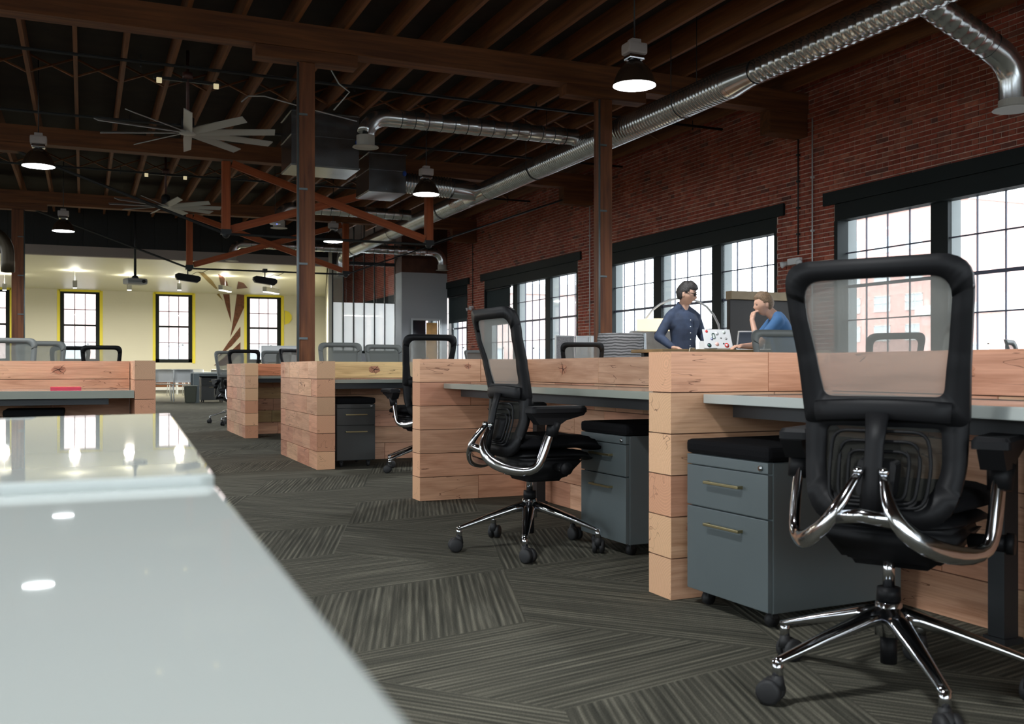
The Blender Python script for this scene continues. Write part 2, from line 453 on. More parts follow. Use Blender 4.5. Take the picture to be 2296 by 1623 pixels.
# ceiling: deck, joists, bridging, beams
ZJ, ZB = 5.0, 4.70
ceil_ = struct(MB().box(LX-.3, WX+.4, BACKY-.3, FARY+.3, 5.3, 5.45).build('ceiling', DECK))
jm = None
for k in range(-14, 17):
    x = -0.1+0.61*k
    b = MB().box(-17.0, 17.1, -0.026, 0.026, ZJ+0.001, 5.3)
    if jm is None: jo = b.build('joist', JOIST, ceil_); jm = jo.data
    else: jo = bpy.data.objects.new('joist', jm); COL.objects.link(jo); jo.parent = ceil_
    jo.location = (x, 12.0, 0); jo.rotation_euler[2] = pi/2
br = MB()
for Y in (8.6, 15.4, 22.3):
    for k in range(-14, 16):
        x = -0.1+0.61*k
        br.beam((x+.03, Y, 5.03), (x+.58, Y+.02, 5.27), .05, .02); br.beam((x+.03, Y+.04, 5.27), (x+.58, Y+.05, 5.03), .05, .02)
tag(br.build('cross_bridging', JOIST, ceil_), kind='stuff')
ROWS = [5.1, 12.0, 18.85, 25.7]
for Y in ROWS:
    L = WX-LX
    o = MB().box(-L/2, L/2, -.13, .13, ZB, ZJ).build('beam', BEAM, ceil_, ((LX+WX)/2, Y, 0))
    for X in ((2.48, 6.59) if Y in (5.1, 12.0) else (-1.4,)):
        MB().box(-.62, .62, -.12, .12, -.15, -.001, 0, .01).build('bolster', BEAM, ceil_, (X, Y, ZB))
    MB().box(-.35, .35, -.12, .12, -.35, -.001, 0, .01).build('bracket', BEAM, ceil_, (WX-.36, Y, ZB))

def column(X, Y, label, pipe, h=.095):
    t = thing('timber_column', label, 'column', (X, Y, 0))
    z1 = ZB-.151
    o = MB().box(0, z1, -h, h, -h, h, 0, .012).build('post', COLW, t); o.rotation_euler = (0, -pi/2, 0)
    p = MB(); px_ = pipe
    p.cyl((px_, -h-.015, 0.02), (px_, -h-.015, z1-.02), .013)
    for z in (1.2, 2.1, 3.0, 3.9): p.box(min(px_, 0)+.0, max(px_, 0)+.0, -h-.018, -h-.001, z, z+.025)
    p.build('conduit', GREYMETAL, t)
    return t
column(2.48, 12.0, 'dark timber column in the middle of the hall, behind the block-ended desk partition', -.115)
column(6.59, 12.0, 'timber column with honey-coloured lower end, left of the two men', -.115)
column(-1.4, 25.7, 'far timber column at the left edge, in front of the cream meeting area', .14, .13)
column(-1.45, 18.85, 'timber column out on the left carrying the second ceiling beam', .14)

def truss(Y, label):
    t = thing('beam_truss', label, 'truss', (0, Y, 0))
    xa, xb, zl = 2.42, 6.37, 3.36
    for x in (xa, xb):
        MB().box(0, ZB-zl-.02, -.075, .075, -.075, .075, 0, .008).build('strut_post', TRUSSW, t, (x, 0, zl)).rotation_euler = (0, -pi/2, 0)
        MB().ball((0,0,0), .07, 0, 12).box(-.09, .09, -.085, .085, .0, .09).build('iron_shoe', DARKMETAL, t, (x, 0, zl-.03))
    for (p, q, dy) in (((xa+.1, zl+.08), (xb-.1, ZB-.06), .04), ((xb-.1, zl+.08), (xa+.1, ZB-.06), -.04)):
        a = Vector((p[0], dy, p[1])); b = Vector((q[0], dy, q[1])); L = (b-a).length
        o = MB().box(0, L, -.035, .035, -.07, .07, 0, .006).build('diagonal_brace', TRUSSW, t, tuple(a))
        o.rotation_euler = (0, -math.atan2(b.z-a.z, b.x-a.x), 0)
    r = MB()
    for s in (-.05, .05):
        r.sweep([(-1.3, s, ZB-.04), (xa, s, zl-.02), (xb, s, zl-.02), (WX-.1, s, ZB-.04)], .018, 8, smooth=False)
    r.build('tie_rod', DARKMETAL, t)
truss(18.85, 'orange timber truss with crossed braces under the nearer ceiling beam')
truss(25.7, 'farther orange timber truss with crossed braces hanging before the cream room')

# sprinkler pipes
for Y, lab in ((14.0, 'thin black sprinkler pipe under the joists, nearest to the viewer'), (17.4, 'thin black sprinkler pipe under the joists just before the second beam'), (21.9, 'thin black sprinkler pipe under the joists, farthest back')):
    m = MB().cyl((LX+.05, Y, 4.93), (WX-.05, Y, 4.93), .022, 8)
    for k in range(0, 7):
        x = -8+2.9*k; m.cyl((x, Y, 4.93), (x, Y, 5.02), .008, 6).cyl((x, Y, 4.9), (x, Y, 4.86), .012, 6)
    tag(m.build('sprinkler_pipe', DARKMETAL), lab, 'pipe')

# right wall: mortar core, bricks, lintels
def wall_slab(mb, x0, x1, y0, y1, z0, z1, holes):
    ys = sorted(set([y0, y1]+[h[0] for h in holes]+[h[1] for h in holes]))
    for a, b in zip(ys, ys[1:]):
        hs = sorted([(h[2], h[3]) for h in holes if h[0] < (a+b)/2 < h[1]])
        z = z0
        for p, q in hs: mb.box(x0, x1, a, b, z, p); z = q
        mb.box(x0, x1, a, b, z, z1)
holes = [(s+.2, s+5.75, 1.0, 3.24) for s in BAY_S]
w = MB(); wall_slab(w, WX+.008, WX+.34, BACKY-.3, FARY+.3, 0, 5.3, holes)
wall_r = struct(w.build('wall_right', MORTAR))
def in_view(x, y, z):
    d = .3987*x+.9171*y
    if d < 1: return None
    px_ = 1148+F*(.9171*x-.3987*y)/d; py = 826-F*(z-CZ)/d
    return (px_, py, d)
def bricks():
    ch = .068; bl = .212; g = .009; out = []; row = 0; z = 0.0
    while z < 5.28:
        segs = [(2.0, 41.0)]
        for s in BAY_S:
            zz = z+ch/2
            if 1.0 < zz < 3.24: cut = (s+.2, s+5.75)
            elif 3.24 <= zz < 3.42: cut = (s, s+5.95)
            else: continue
            ns = []
            for a, b in segs:
                if cut[1] <= a or cut[0] >= b: ns.append((a, b)); continue
                if cut[0]-a > .02: ns.append((a, cut[0]))
                if b-cut[1] > .02: ns.append((cut[1], b))
            segs = ns
        header = row % 6 == 5
        L = bl/2 if header else bl
        for a, b in segs:
            y = a - (0 if header else (L/2 if row % 2 else 0))
            while y < b-.01:
                p = max(a, y)+g/2; q = min(b, y+L)-g/2
                if q-p > .02: out.append((p, q, z+g/2, z+ch-g/2))
                y += L
        z += ch; row += 1
    return out
allb = bricks()
cand = []
for i, (p, q, z0, z1) in enumerate(allb):
    v = in_view(WX, (p+q)/2, (z0+z1)/2)
    if v and 0 < v[0] < 2290 and 5 < v[1] < 800 and v[1] < 600+ (0 if v[0] > 1760 else 150) and q-p > .15: cand.append((v[2], i))
cand.sort(); near = set(i for _, i in cand[:300])
rest = MB(); bm_cache = {}
rb = random.Random(3)
def brick_box(mb, x0, y0, y1, z0, z1, back=.03):
    c = .003
    vs = [(back, y0, z0), (back, y1, z0), (back, y1, z1), (back, y0, z1), (x0, y0+c, z0+c), (x0, y1-c, z0+c), (x0, y1-c, z1-c), (x0, y0+c, z1-c)]
    mb.add(vs, [(4, 7, 6, 5), (0, 4, 5, 1), (1, 5, 6, 2), (2, 6, 7, 3), (3, 7, 4, 0)])
for i, (p, q, z0, z1) in enumerate(allb):
    pr = -rb.uniform(0, .006)
    if i in near:
        key = (round(q-p, 3), round(pr*500))
        if key not in bm_cache:
            m = MB(); brick_box(m, pr, -(q-p)/2, (q-p)/2, -(z1-z0)/2, (z1-z0)/2)
            o = m.build('brick', BRICK, wall_r); bm_cache[key] = o.data
        else:
            o = bpy.data.objects.new('brick', bm_cache[key]); COL.objects.link(o); o.parent = wall_r
        o.location = (WX, (p+q)/2, (z0+z1)/2)
    else:
        brick_box(rest, WX+pr, p, q, z0, z1, WX+.03)
tag(rest.build('brickwork', BRICK, wall_r), kind='stuff')
for s in BAY_S:
    MB().box(WX-.04, WX+.1, s, s+5.95, 3.24, 3.43).build('lintel', FRAMEB, wall_r)

PANE_CACHE = {}
def pane(parent, sy, sz, loc, M):
    key = (round(sy, 3), round(sz, 3), M.name)
    if key not in PANE_CACHE: 
        o = MB().box(-.003, .003, -sy/2, sy/2, -sz/2, sz/2).build('pane', M, parent); PANE_CACHE[key] = o.data
    else:
        o = bpy.data.objects.new('pane', PANE_CACHE[key]); COL.objects.link(o); o.parent = parent
    o.location = loc; return o
wn = 0
for bi, s in enumerate(BAY_S):
    wn += 1
    win = struct(empty('window_%d' % wn, (WX, s, 0)))
    y0, y1 = .2, 5.75; uw = (5.55-.56)/3; top = 3.0; bot = 1.06; zt = [top, 2.53, 2.04, 1.55, bot]
    f = MB().box(.01, .2, y0, y1, top, 3.24).box(.01, .22, y0, y1, 1.0, bot).box(.0, .2, y0, y0+.07, bot, top).box(.0, .2, y1-.07, y1, bot, top)
    f.build('window_frame', FRAMEB, win)
    MB().box(-.06, .02, y0-.05, y1+.05, .97, 1.02, 0, .005).build('window_sill', FRAMEB, win)
    for k in (1, 2):
        a = y0+k*uw+(k-1)*.28
        MB().box(.13, .2, a, a+.28, bot, top).build('mullion', FRAMEB, win)
        MB().box(.2, .37, a+.01, a+.28, bot-.05, top+.1).build('stone_jamb', STONE, win)
    MB().box(.2, .37, y1-.06, y1+.02, bot-.05, top+.1).build('stone_jamb', STONE, win)
    for k in range(3):
        a = y0+k*(uw+.28)+(.06 if k == 0 else 0); b = y0+k*(uw+.28)+uw-(.06 if k == 2 else 0); n = 4
        mu = MB(); cw = (b-a)/n
        for j in range(1, n): mu.box(.168, .192, a+j*cw-.006, a+j*cw+.006, bot, top)
        for j in range(1, 4): 
            t = .022 if j == 2 else .008
            mu.box(.16, .197, a, b, zt[j]-t, zt[j]+t)
        mu.build('muntin_grid', MUNT, win)
        if bi in (1, 2, 3):
            for j in range(n):
                for r in range(4): pane(win, cw-.0, zt[r]-zt[r+1], (.18, a+(j+.5)*cw, (zt[r]+zt[r+1])/2), GLASS)
        else:
            pane(win, b-a, top-bot, (.18, (a+b)/2, (top+bot)/2), GLASS)
# roller shades half down in two far bays, latch on the near bay
for (s, a, z, lab) in ((19.27, 4.087+.0, 2.05, 'dark roller shade half lowered in the third window bay from the right'), (26.12, .26, 2.2, 'dark roller shade half lowered in the window beside the grey office wall')):
    t = thing('roller_shade', lab, 'shade', (WX+.05, s+a, 3.0))
    MB().box(0, .006, 0, 1.6, z-3.0, -.04).build('shade_cloth', SHADEM, t)
    MB().cyl((.003, 0, -.03), (.003, 1.6, -.03), .03).build('roller', DARKMETAL, t)

# left and back walls with windows (behind and beside the viewer)
wl = MB(); hl = [(s+.2, s+5.75, 1.0, 3.6) for s in BAY_S[:5]]
wall_slab(wl, LX-.34, LX, BACKY-.3, FARY+.3, 0, 5.3, hl); wall_left = struct(wl.build('wall_left', CREAM))
for s in BAY_S[:5]:
    wn += 1; win = struct(empty('window_%d' % wn, (LX-.2, s, 0)))
    f = MB().box(-.03, .03, .2, 5.75, 1.0, 1.07).box(-.03, .03, .2, 5.75, 3.53, 3.6)
    for y in (.2, 2.0, 3.85, 5.68): f.box(-.03, .03, y, y+.07, 1.0, 3.6)
    f.build('window_frame', FRAMEB, win)
    pane(win, 5.5, 2.55, (0, 2.975, 2.3), GLASS)
wbk = MB(); hb = [(cx-2.85, cx+2.85, 1.0, 3.6) for cx in (-6.0, .5, 7.0)]
tmp = MB(); wall_slab(tmp, BACKY-.34, BACKY, LX-.34, WX+.34, 0, 5.3, hb)
wbk.add([(y, x, z) for x, y, z in tmp.v], tmp.f); wall_back = struct(wbk.build('wall_back', CREAM))
for cx in (-6.0, .5, 7.0):
    wn += 1; win = struct(empty('window_%d' % wn, (cx, BACKY-.2, 0), pi/2))
    f = MB().box(-.03, .03, -2.85, 2.85, 1.0, 1.07).box(-.03, .03, -2.85, 2.85, 3.53, 3.6)
    for y in (-2.85, -.95, .9, 2.78): f.box(-.03, .03, y, y+.07, 1.0, 3.6)
    f.build('window_frame', FRAMEB, win); pane(win, 5.6, 2.55, (0, 0, 2.3), GLASS)

# far cream wall with sash windows
wcx = [-6.8, -3.2, -.12, 3.28, 6.77]; ww = 1.46; wz0, wz1 = 1.08, 3.80
tmp = MB(); wall_slab(tmp, FARY, FARY+.34, LX-.34, WX+.34, 0, 5.3, [(c-ww/2, c+ww/2, wz0, wz1) for c in wcx])
wf = MB().add([(y, x, z) for x, y, z in tmp.v], tmp.f); wall_far = struct(wf.build('wall_far', CREAM))
for c in wcx:
    wn += 1; win = struct(empty('window_%d' % wn, (c, FARY, 0)))
    h = ww/2
    MB().box(-h-.06, -h+.04, -.03, .12, wz0-.03, wz1+.03).box(h-.04, h+.07, -.03, .12, wz0-.03, wz1+.03).box(-h, h, -.03, .12, wz1-.03, wz1+.05).build('window_surround', YELLOW, win)
    f = MB().box(-h+.04, -h+.18, .03, .2, wz0, wz1-.03).box(h-.18, h-.04, .03, .2, wz0, wz1-.03).box(-h+.04, h-.04, .03, .2, wz0, wz0+.14).box(-h+.1, h-.1, .05, .2, wz1-.1, wz1-.03)
    zm = 2.50; f.box(-h+.1, h-.1, .06, .2, zm-.035, zm+.035); f.build('sash_frame', FRAMEB, win)
    g = MB(); gw = (ww-.36)/3
    for k in (1, 2): g.box(-h+.18+gw*k-.016, -h+.18+gw*k+.016, .1, .13, wz0, wz1-.05)
    for z in (wz0+.14+(zm-wz0-.14)/2, zm+(wz1-.1-zm)/2): g.box(-h+.18, h-.18, .1, .13, z-.016, z+.016)
    g.build('muntin_grid', mat('maroon_muntin', (.10, .03, .04), .6), win)
    pts = [wz0+.14, wz0+.14+(zm-wz0-.14)/2, zm, zm+(wz1-.1-zm)/2, wz1-.1]
    for k in range(3):
        for r in range(4):
            o = pane(win, gw, pts[r+1]-pts[r], (-h+.18+gw*(k+.5), .12, (pts[r]+pts[r+1])/2), GLASS); o.rotation_euler[2] = pi/2
# wall base panelling and white skirting
struct(MB().box(LX, 9.0, FARY-.03, FARY-.001, .12, .62).build('trim_1', BEAM))
struct(MB().box(LX, 9.0, FARY-.035, FARY-.001, .0, .12).build('baseboard_far', WHITEP))

# cream room lid, taupe band and dark bulkhead above it
BH = 28.7; RZ = 3.85; GX = 6.60
struct(MB().add([(LX, BH+.2, RZ), (GX, BH+.2, RZ), (9.3, FARY, RZ), (LX, FARY, RZ), (LX, BH+.2, RZ+.12), (GX, BH+.2, RZ+.12), (9.3, FARY, RZ+.12), (LX, FARY, RZ+.12)],
      [(0,3,2,1),(4,5,6,7),(0,1,5,4),(1,2,6,5),(2,3,7,6),(3,0,4,7)]).build('ceiling_cream', CEILW))
struct(MB().box(LX, GX, BH, BH+.2, RZ, RZ+.26).build('trim_2', BANDW))
bk = MB()
for k in range(26):
    x = LX+k*.6; bk.box(x, min(x+.594, GX), BH+.03, BH+.2, RZ+.26, 5.3)
struct(bk.build('wall_bulkhead', DARKWALL))
struct(MB().add([(GX, BH, 0), (GX+.12, BH, 0), (9.42, FARY, 0), (9.3, FARY, 0), (GX, BH, 5.3), (GX+.12, BH, 5.3), (9.42, FARY, 5.3), (9.3, FARY, 5.3)],
      [(0,3,2,1),(4,5,6,7),(0,1,5,4),(1,2,6,5),(2,3,7,6),(3,0,4,7)]).build('wall_divider', CREAM))
# glass wall of the office
OX = 8.62
wg = struct(empty('wall_glass', (0, BH, 0)))
MB().box(GX+.12, OX, -.06, .06, 0, 1.30).build('plinth', GREYWALL, wg)
MB().box(GX+.12, OX, -.07, .07, 1.30, 1.38).build('bottom_rail', FRAMEB, wg)
MB().box(GX+.12, OX, -.05, .05, 5.15, 5.3).build('top_rail', FRAMEB, wg)
n = 6; pw = (OX-GX-.12)/n
for k in range(n+1):
    MB().box(-.014, .014, -.04, .04, 1.38, 5.15).build('glazing_bar', DARKMETAL, wg, (GX+.12+k*pw, 0, 0))
for k in range(n):
    for (z0, z1, pm) in ((1.38, 2.80, FGLASS), (2.80, 5.15, PGLASS)):
        o = pane(wg, pw, z1-z0, (GX+.12+(k+.5)*pw, 0, (z0+z1)/2), pm); o.rotation_euler[2] = pi/2
struct(MB().box(GX+.12, OX, BH-.02, BH+.02, 3.92, 4.02).build('trim_3', DARKMETAL))
# grey office wall with its doorway
dx0, dx1, dz = 8.96, 9.80, 2.28
gw_ = MB().box(OX, dx0, 28.0, 28.12, 0, 3.70).box(dx1, WX, 28.0, 28.12, 0, 3.70).box(dx0, dx1, 28.0, 28.12, dz, 3.70).box(OX, OX+.12, 28.12, BH+.06, 0, 3.70)
gwo = struct(gw_.build('wall_office', GREYWALL))
struct(MB().box(OX, WX, 28.0, 28.12, 3.70, 5.3).box(OX, OX+.12, 28.12, BH+.06, 3.7, 5.3).build('wall_office_upper', mat('brown_board', (0.09, 0.035, 0.02), .8, noise=.3, nscale=3)))
dr = struct(empty('door_1', (dx0, 28.0, 0)))
w_ = dx1-dx0
MB().box(-.06, 0, -.03, .13, 0, dz+.06).box(w_, w_+.06, -.03, .13, 0, dz+.06).box(0, w_, -.03, .13, dz, dz+.06).build('door_frame', WHITEM, dr)
MB().box(.0, .42, .05, .09, .02, dz).build('dark_glass_leaf', mat('dark_glass', (.02, .02, .025), .1), dr)
dl = MB().box(.44, .78, .04, .09, .02, dz-.06, 0, .004).build('wooden_leaf', mat('oak_veneer', (.50, .25, .06), .45, noise=.25, nscale=6), dr)
MB().cyl((.48, .03, 1.0), (.48, .03, 1.2), .012).cyl((.48, .03, 1.02), (.48, .05, 1.02), .008).cyl((.48, .03, 1.18), (.48, .05, 1.18), .008).build('door_handle', CHROME, dl)

# mural of pointed brown blades on the cream wall, running on over the sloping light onto the lid
MUR = mat('mural_brick_red', (0.17, 0.065, 0.035), .8, noise=.4, nscale=9)
MURY = mat('mural_ochre', (0.30, 0.20, 0.05), .7)
def flat_px(pl, on, m, name='mural_blade', th=.012):
    pts = []
    for x, y in pl:
        px_, py = x/3.28, 540+y/3.28
        t = math.tan(math.radians(23.5)+math.atan((px_-1148)/F)); q = .3987*t+.9171
        if on == 'w': Y = FARY; pts.append((t*Y, CZ-(py-826)/F*q*Y))
        else:
            Y = (RZ-CZ)*F/((826-py)*q); pts.append((t*Y, Y))
    n = len(pts)
    if on == 'w': vs = [(a, FARY-th, b) for a, b in pts]+[(a, FARY-.0005, b) for a, b in pts]
    else: vs = [(a, b, RZ-th) for a, b in pts]+[(a, b, RZ-.0005) for a, b in pts]
    fs = [tuple(range(n)), tuple(range(2*n-1, n-1, -1))]+[(i, (i+1) % n, (i+1) % n+n, i+n) for i in range(n)]
    return MB().add(vs, fs).build(name, m, mural)
mural = thing('wall_mural', 'mural of pointed brown blade shapes on the cream wall beside the right-hand sash window', 'mural')
J = 372
flat_px([(1458, 226), (1500, 234), (1560, 290), (1600, 350), (1585, 350), (1530, 300)], 'c', MURY)
flat_px([(1592, 392), (1612, 388), (1640, 440)], 'w', MURY)
flat_px([(1605, 243), (1642, 262), (1672, 305), (1682, 345), (1630, 350), (1618, 300)], 'c', MUR)
flat_px([(1640, 392), (1688, 392), (1700, 600), (1662, 480)], 'w', MUR)
flat_px([(1752, 298), (1792, 310), (1822, 345), (1742, 352)], 'c', MUR)
flat_px([(1742, 392), (1800, 398), (1800, 480), (1745, 600), (1693, 710), (1722, 540)], 'w', MUR)
flat_px([(1602, 860), (1680, 745), (1768, 630), (1768, 700), (1702, 775)], 'w', MUR)
flat_px([(1572, 916), (1650, 855), (1768, 745), (1768, 830), (1690, 900), (1650, 917)], 'w', MUR)
flat_px([(2092, 512), (2122, 522), (2143, 548), (2143, 580), (2122, 606), (2092, 616)], 'w', YELLOW, 'yellow_half_disc', .06)

# conduits on the brick pier
for X, Y, z0, lab in ((WX-.03, yat(1793, WX), zat(572, WX, 12.1), 'thin conduit running down the brick pier to the emergency light'), (WX-.03, yat(1825, WX), 1.0, 'bright steel conduit on the brick pier right of the emergency light'),
                      (WX-.03, yat(1062, WX), 2.4, 'thin conduit on the far brick pier near the grey office wall'), (WX-.03, yat(1325, WX), 1.0, 'pale conduit on the brick pier left of the honey-coloured column')):
    m = MB().cyl((X, Y, z0), (X, Y, 4.6), .011, 8)
    for k in range(4): 
        z = z0+.3+(4.2-z0)*k/4; m.box(X-.02, X+.029, Y-.022, Y+.022, z, z+.03)
    tag(m.build('wall_conduit', WHITEM if z0 == 1.0 else DARKMETAL), lab, 'conduit')

# ---------------------------------------------------------------- outside
ground = MB().box(-200, 260, -120, 260, -4.3, -4.2); struct(ground.build('street_ground', mat('street_asphalt', (.16, .16, .16), .9)))
RED2 = mat('sunlit_brick', (.78, .47, .41), .85, noise=.12, nscale=2)
PALEB = mat('pale_brick', (.80, .60, .55), .85, noise=.1, nscale=1)
STN = mat('pale_trim_stone', (.72, .70, .66), .8)
def far_building(name, lab, loc, rz, L, H, m, fl=3.6, bw=5.0, depth=14):
    t = thing(name, lab, 'building', loc, rz)
    MB().box(0, depth, -L/2, L/2, 0, H).build('wall', m, t)
    MB().box(-.3, depth, -L/2-.2, L/2+.2, H, H+.7).build('cornice', STN, t)
    nb = int(L//bw); nf = int(H//fl); wm = None; pmm = None
    for i in range(nb):
        for j in range(nf):
            y = -L/2+bw*(i+.5)+(L-nb*bw)/2; z = fl*j+.9
            if wm is None:
                fr = MB().box(-.12, .05, -1.5, 1.5, -.15, .02).box(-.1, .05, -1.5, -1.38, 0, 2.0).box(-.1, .05, 1.38, 1.5, 0, 2.0).box(-.1, .05, -1.5, 1.5, 1.9, 2.05).box(-.1, .05, -.05, .05, 0, 2).box(-.1, .05, -1.5, 1.5, .98, 1.04)
                f = fr.build('window', STN, t); wm = f.data
                p = MB().box(-.04, .04, -1.4, 1.4, .02, 1.9).build('pane', mat('far_pane', (.62, .68, .70), .3), f); pmm = p.data
            else:
                f = bpy.data.objects.new('window', wm); COL.objects.link(f); f.parent = t
                p = bpy.data.objects.new('pane', pmm); COL.objects.link(p); p.parent = f
            f.location = (0, y, z)
    return t
far_building('brick_warehouse', 'tall red brick building seen through the nearest chair mesh and window', (100, 106, -4.2), 0.0, 34, 26, RED2, 4.0, 5.6)
far_building('brick_annex', 'low pinkish brick building beyond the windows at the right edge', (60, 41, -4.2), 0.0, 34, 9.2, RED2, 4.0, 6)
far_building('brick_house', 'pale brick building across the street behind the cream wall windows', (4, 62, -4.2), -pi/2, 60, 10.2, PALEB, 3.6, 5.2).rotation_euler[2] = pi/2
# ================================================================ TIMBER DESK PARTITIONS
ROWH = 0.1523
def timber_wall(label, loc, rz, L, T, mean, seed, tint=None, end_blocks=True, first=None, y_off=0):
    """local x = length, y = thickness (0..T); six courses of blocks"""
    t = thing('desk_partition', label, 'partition', loc, rz)
    rr = random.Random(seed)
    MB().box(.012, L-.012, .012, T-.012, .004, 6*ROWH-.012).build('core', mat('joint_shadow_wood', (.10, .04, .02), .9), t)
    for r in range(6):
        z0 = r*ROWH+.002; z1 = (r+1)*ROWH-.002
        xs = [0.0]
        if first and r in first: xs += first[r]
        else:
            x = rr.uniform(.35, 1.0)*mean
            while x < L-.45*mean: xs.append(x); x += mean*rr.uniform(.6, 1.4)
        xs.append(L)
        for i, (a, b) in enumerate(zip(xs, xs[1:])):
            g = .0018; dy = rr.uniform(0, .0016)
            m = MB(); hx, hy, hz = (b-a)/2-g, T/2-dy, (z1-z0)/2; c = .0015
            m.box(-hx, hx, -hy, hy, -hz, hz) if hx < .09 else m.box(-hx, hx, -hy, hy, -hz, hz, 0, 0)
            o = m.build('timber_block', TIMBER, t, ((a+b)/2, T/2, (z0+z1)/2))
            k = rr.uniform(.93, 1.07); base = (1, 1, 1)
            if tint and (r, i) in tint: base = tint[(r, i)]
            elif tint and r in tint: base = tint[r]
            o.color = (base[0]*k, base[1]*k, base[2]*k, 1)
    return t
T = .155
# nearest pod, right
timber_wall('nearest timber end panel with stacked block ends, beside the grey-blue drawer pedestal', (1.97, 3.075, 0), 0, .735, T, .55, 1, first={5: [.44], 4: [], 3: [.58], 2: []})
timber_wall('timber back wall behind the nearest mesh chair, running out at the right edge', (2.705+T, -1.5, 0), pi/2, 4.575+.0, T, .62, 2, first={5: [.3, 1.1, 2.1, 3.0]})
timber_wall('timber back wall of the middle desk, behind the side-on chair', (2.705+T, 3.232, 0), pi/2, 2.775, T, .40, 3, first={5: [.75, 1.75]})
timber_wall('timber end panel with broad dark side, behind the side-on chair at the middle desk', (1.97, 6.01, 0), 0, .89, T, .8, 4, first={5: [.42], 4: [.35], 3: [.62]})
# bench across the aisle rows behind
timber_wall('wide block-patterned timber end panel right of the aisle, in front of the dark column', (1.79+T, 8.21, 0), pi/2, 1.65, T, .42, 5)
timber_wall('timber dividing wall with a top board tinted pale yellow for light on it, behind the third desk', (1.947, 8.97, 0), 0, 5.6, T, .75, 6, tint={(5, 0): (1.5, 1.75, 1.35), (5, 1): (1.45, 1.6, 1.3), 5: (1.4, 1.5, 1.2)}, first={5: [1.4, 2.6, 4.0]})  # yellowish light on the top boards is put into their tint
timber_wall('smaller farther timber end panel right of the aisle', (1.80+T, 12.26, 0), pi/2, 1.66, T, .42, 7)
timber_wall('farthest timber dividing wall with a reddish top board', (1.957, 13.02, 0), 0, 5.6, T, .75, 8, tint={5: (1.25, .85, .7), 3: (.85, 1.05, .8), 1: (.85, 1.05, .8)}, first={5: [1.9, 3.4]})
timber_wall('timber end post panel left of the aisle, closing the left-hand desk', (.365+T, 8.20, 0), pi/2, 1.66, T, .42, 9)
timber_wall('timber dividing wall with a star-shaped crack in its top board, behind the left-hand desk', (-5.4, 8.97, 0), 0, 5.76, T, .9, 10, first={5: [1.1, 2.3, 3.3, 4.28], 4: [1.6, 3.1, 4.6]})

# knots with star-shaped checks, on the faces of single boards
KN = mat('knot_wood', (.50, .215, .12), .55, noise=.25, nscale=30); CRK = mat('check_crack', (.045, .015, .01), .9)
def knot(wall, lx, lz, side, r, seed):
    rr = random.Random(seed); y = -.0002 if side < 0 else T+.0002
    kn = MB(); n = 20; pts = [(lx+r*1.5*math.cos(2*pi*i/n)*rr.uniform(.85, 1.1), lz+r*math.sin(2*pi*i/n)*rr.uniform(.85, 1.1)) for i in range(n)]
    vs = [(a, y, b) for a, b in pts]+[(lx+(a-lx)*.9, y+side*.0006, lz+(b-lz)*.9) for a, b in pts]
    kn.add(vs, [(i, (i+1) % n, (i+1) % n+n, i+n) for i in range(n)]+[tuple(range(n, 2*n))])
    k_ = kn.build('knot', KN, wall)
    m = MB()
    for i in range(5):
        a = 2*pi*i/5+rr.uniform(-.4, .4); L = r*rr.uniform(.9, 1.9); yy = y+side*.0012
        p = [(lx, yy, lz)]
        for q in (.35, .7, 1.0): p.append((lx+math.cos(a+rr.uniform(-.2, .2))*L*q*1.3, yy, lz+math.sin(a+rr.uniform(-.2, .2))*min(L, .058)*q))
        m.sweep(p, [r*.07, r*.06, r*.04, r*.008], 5, smooth=False)
    m.build('star_check', CRK, k_)
PW = [o for o in bpy.data.objects if o.get('category') == 'partition']
PW = {o['label'].split(',')[0]: o for o in PW}
W = list(PW.values())
knot(W[1], 3.93, .84, 1, .034, 1)
knot(W[2], 2.2, .845, 1, .032, 2)
knot(W[3], .33, .865, -1, .016, 3)
knot(W[5], .55, .84, -1, .036, 4)
knot(W[9], 5.21, .84, -1, .036, 5)
knot(W[9], 4.30, .66, -1, .022, 6)
knot(W[0], .10, .26, -1, .024, 8)
knot(W[4], .5, .70, 1, .012, 9)

# ---------------------------------------------------------------- desks
def desk(label, x0, x1, y0, y1, z, th, legs, front, top=None):
    t = thing('desk', label, 'desk', (x0, y0, 0)); w, d = x1-x0, y1-y0
    MB().box(0, w, 0, d, z-th, z, 0, .003).build('desk_top', top or WHITETOP, t)
    a, b, c, e = front
    MB().box(a-x0, b-x0, c-y0, e-y0, z-th-.05, z-th-.0005).build('support_beam', DARKMETAL, t)
    for lx, ly in legs:
        MB().box(lx-x0-.03, lx-x0+.03, ly-y0-.03, ly-y0+.03, .02, z-th-.001).box(lx-x0-.04, lx-x0+.04, ly-y0-.04, ly-y0+.04, 0, .02).build('leg', DARKMETAL, t)
    return t
desk('white desk top inside the nearest timber pod, behind the big mesh chair', 2.11, 2.702, -1.2, 3.072, .755, .034, ((2.62, 2.2), (2.62, -.9)), (2.19, 2.25, -1.0, 3.0), WHITETOP)
desk('pale grey desk top of the middle pod, behind the side-on chair', 2.13, 2.702, 3.236, 6.005, .755, .034, ((2.62, 5.6), (2.62, 3.45)), (2.21, 2.27, 3.3, 5.9), GREYTOP)
desk('pale desk top of the third pod, under the board tinted as lit', 1.95, 5.4, 8.28, 8.965, .755, .03, ((3.6, 8.85), (5.2, 8.85)), (1.97, 5.3, 8.33, 8.39), GREYTOP)
desk('pale desk top of the farthest pod, under the reddish board', 1.96, 5.4, 12.33, 13.015, .755, .03, ((3.6, 12.9), (5.2, 12.9)), (1.98, 5.3, 12.38, 12.44), GREYTOP)
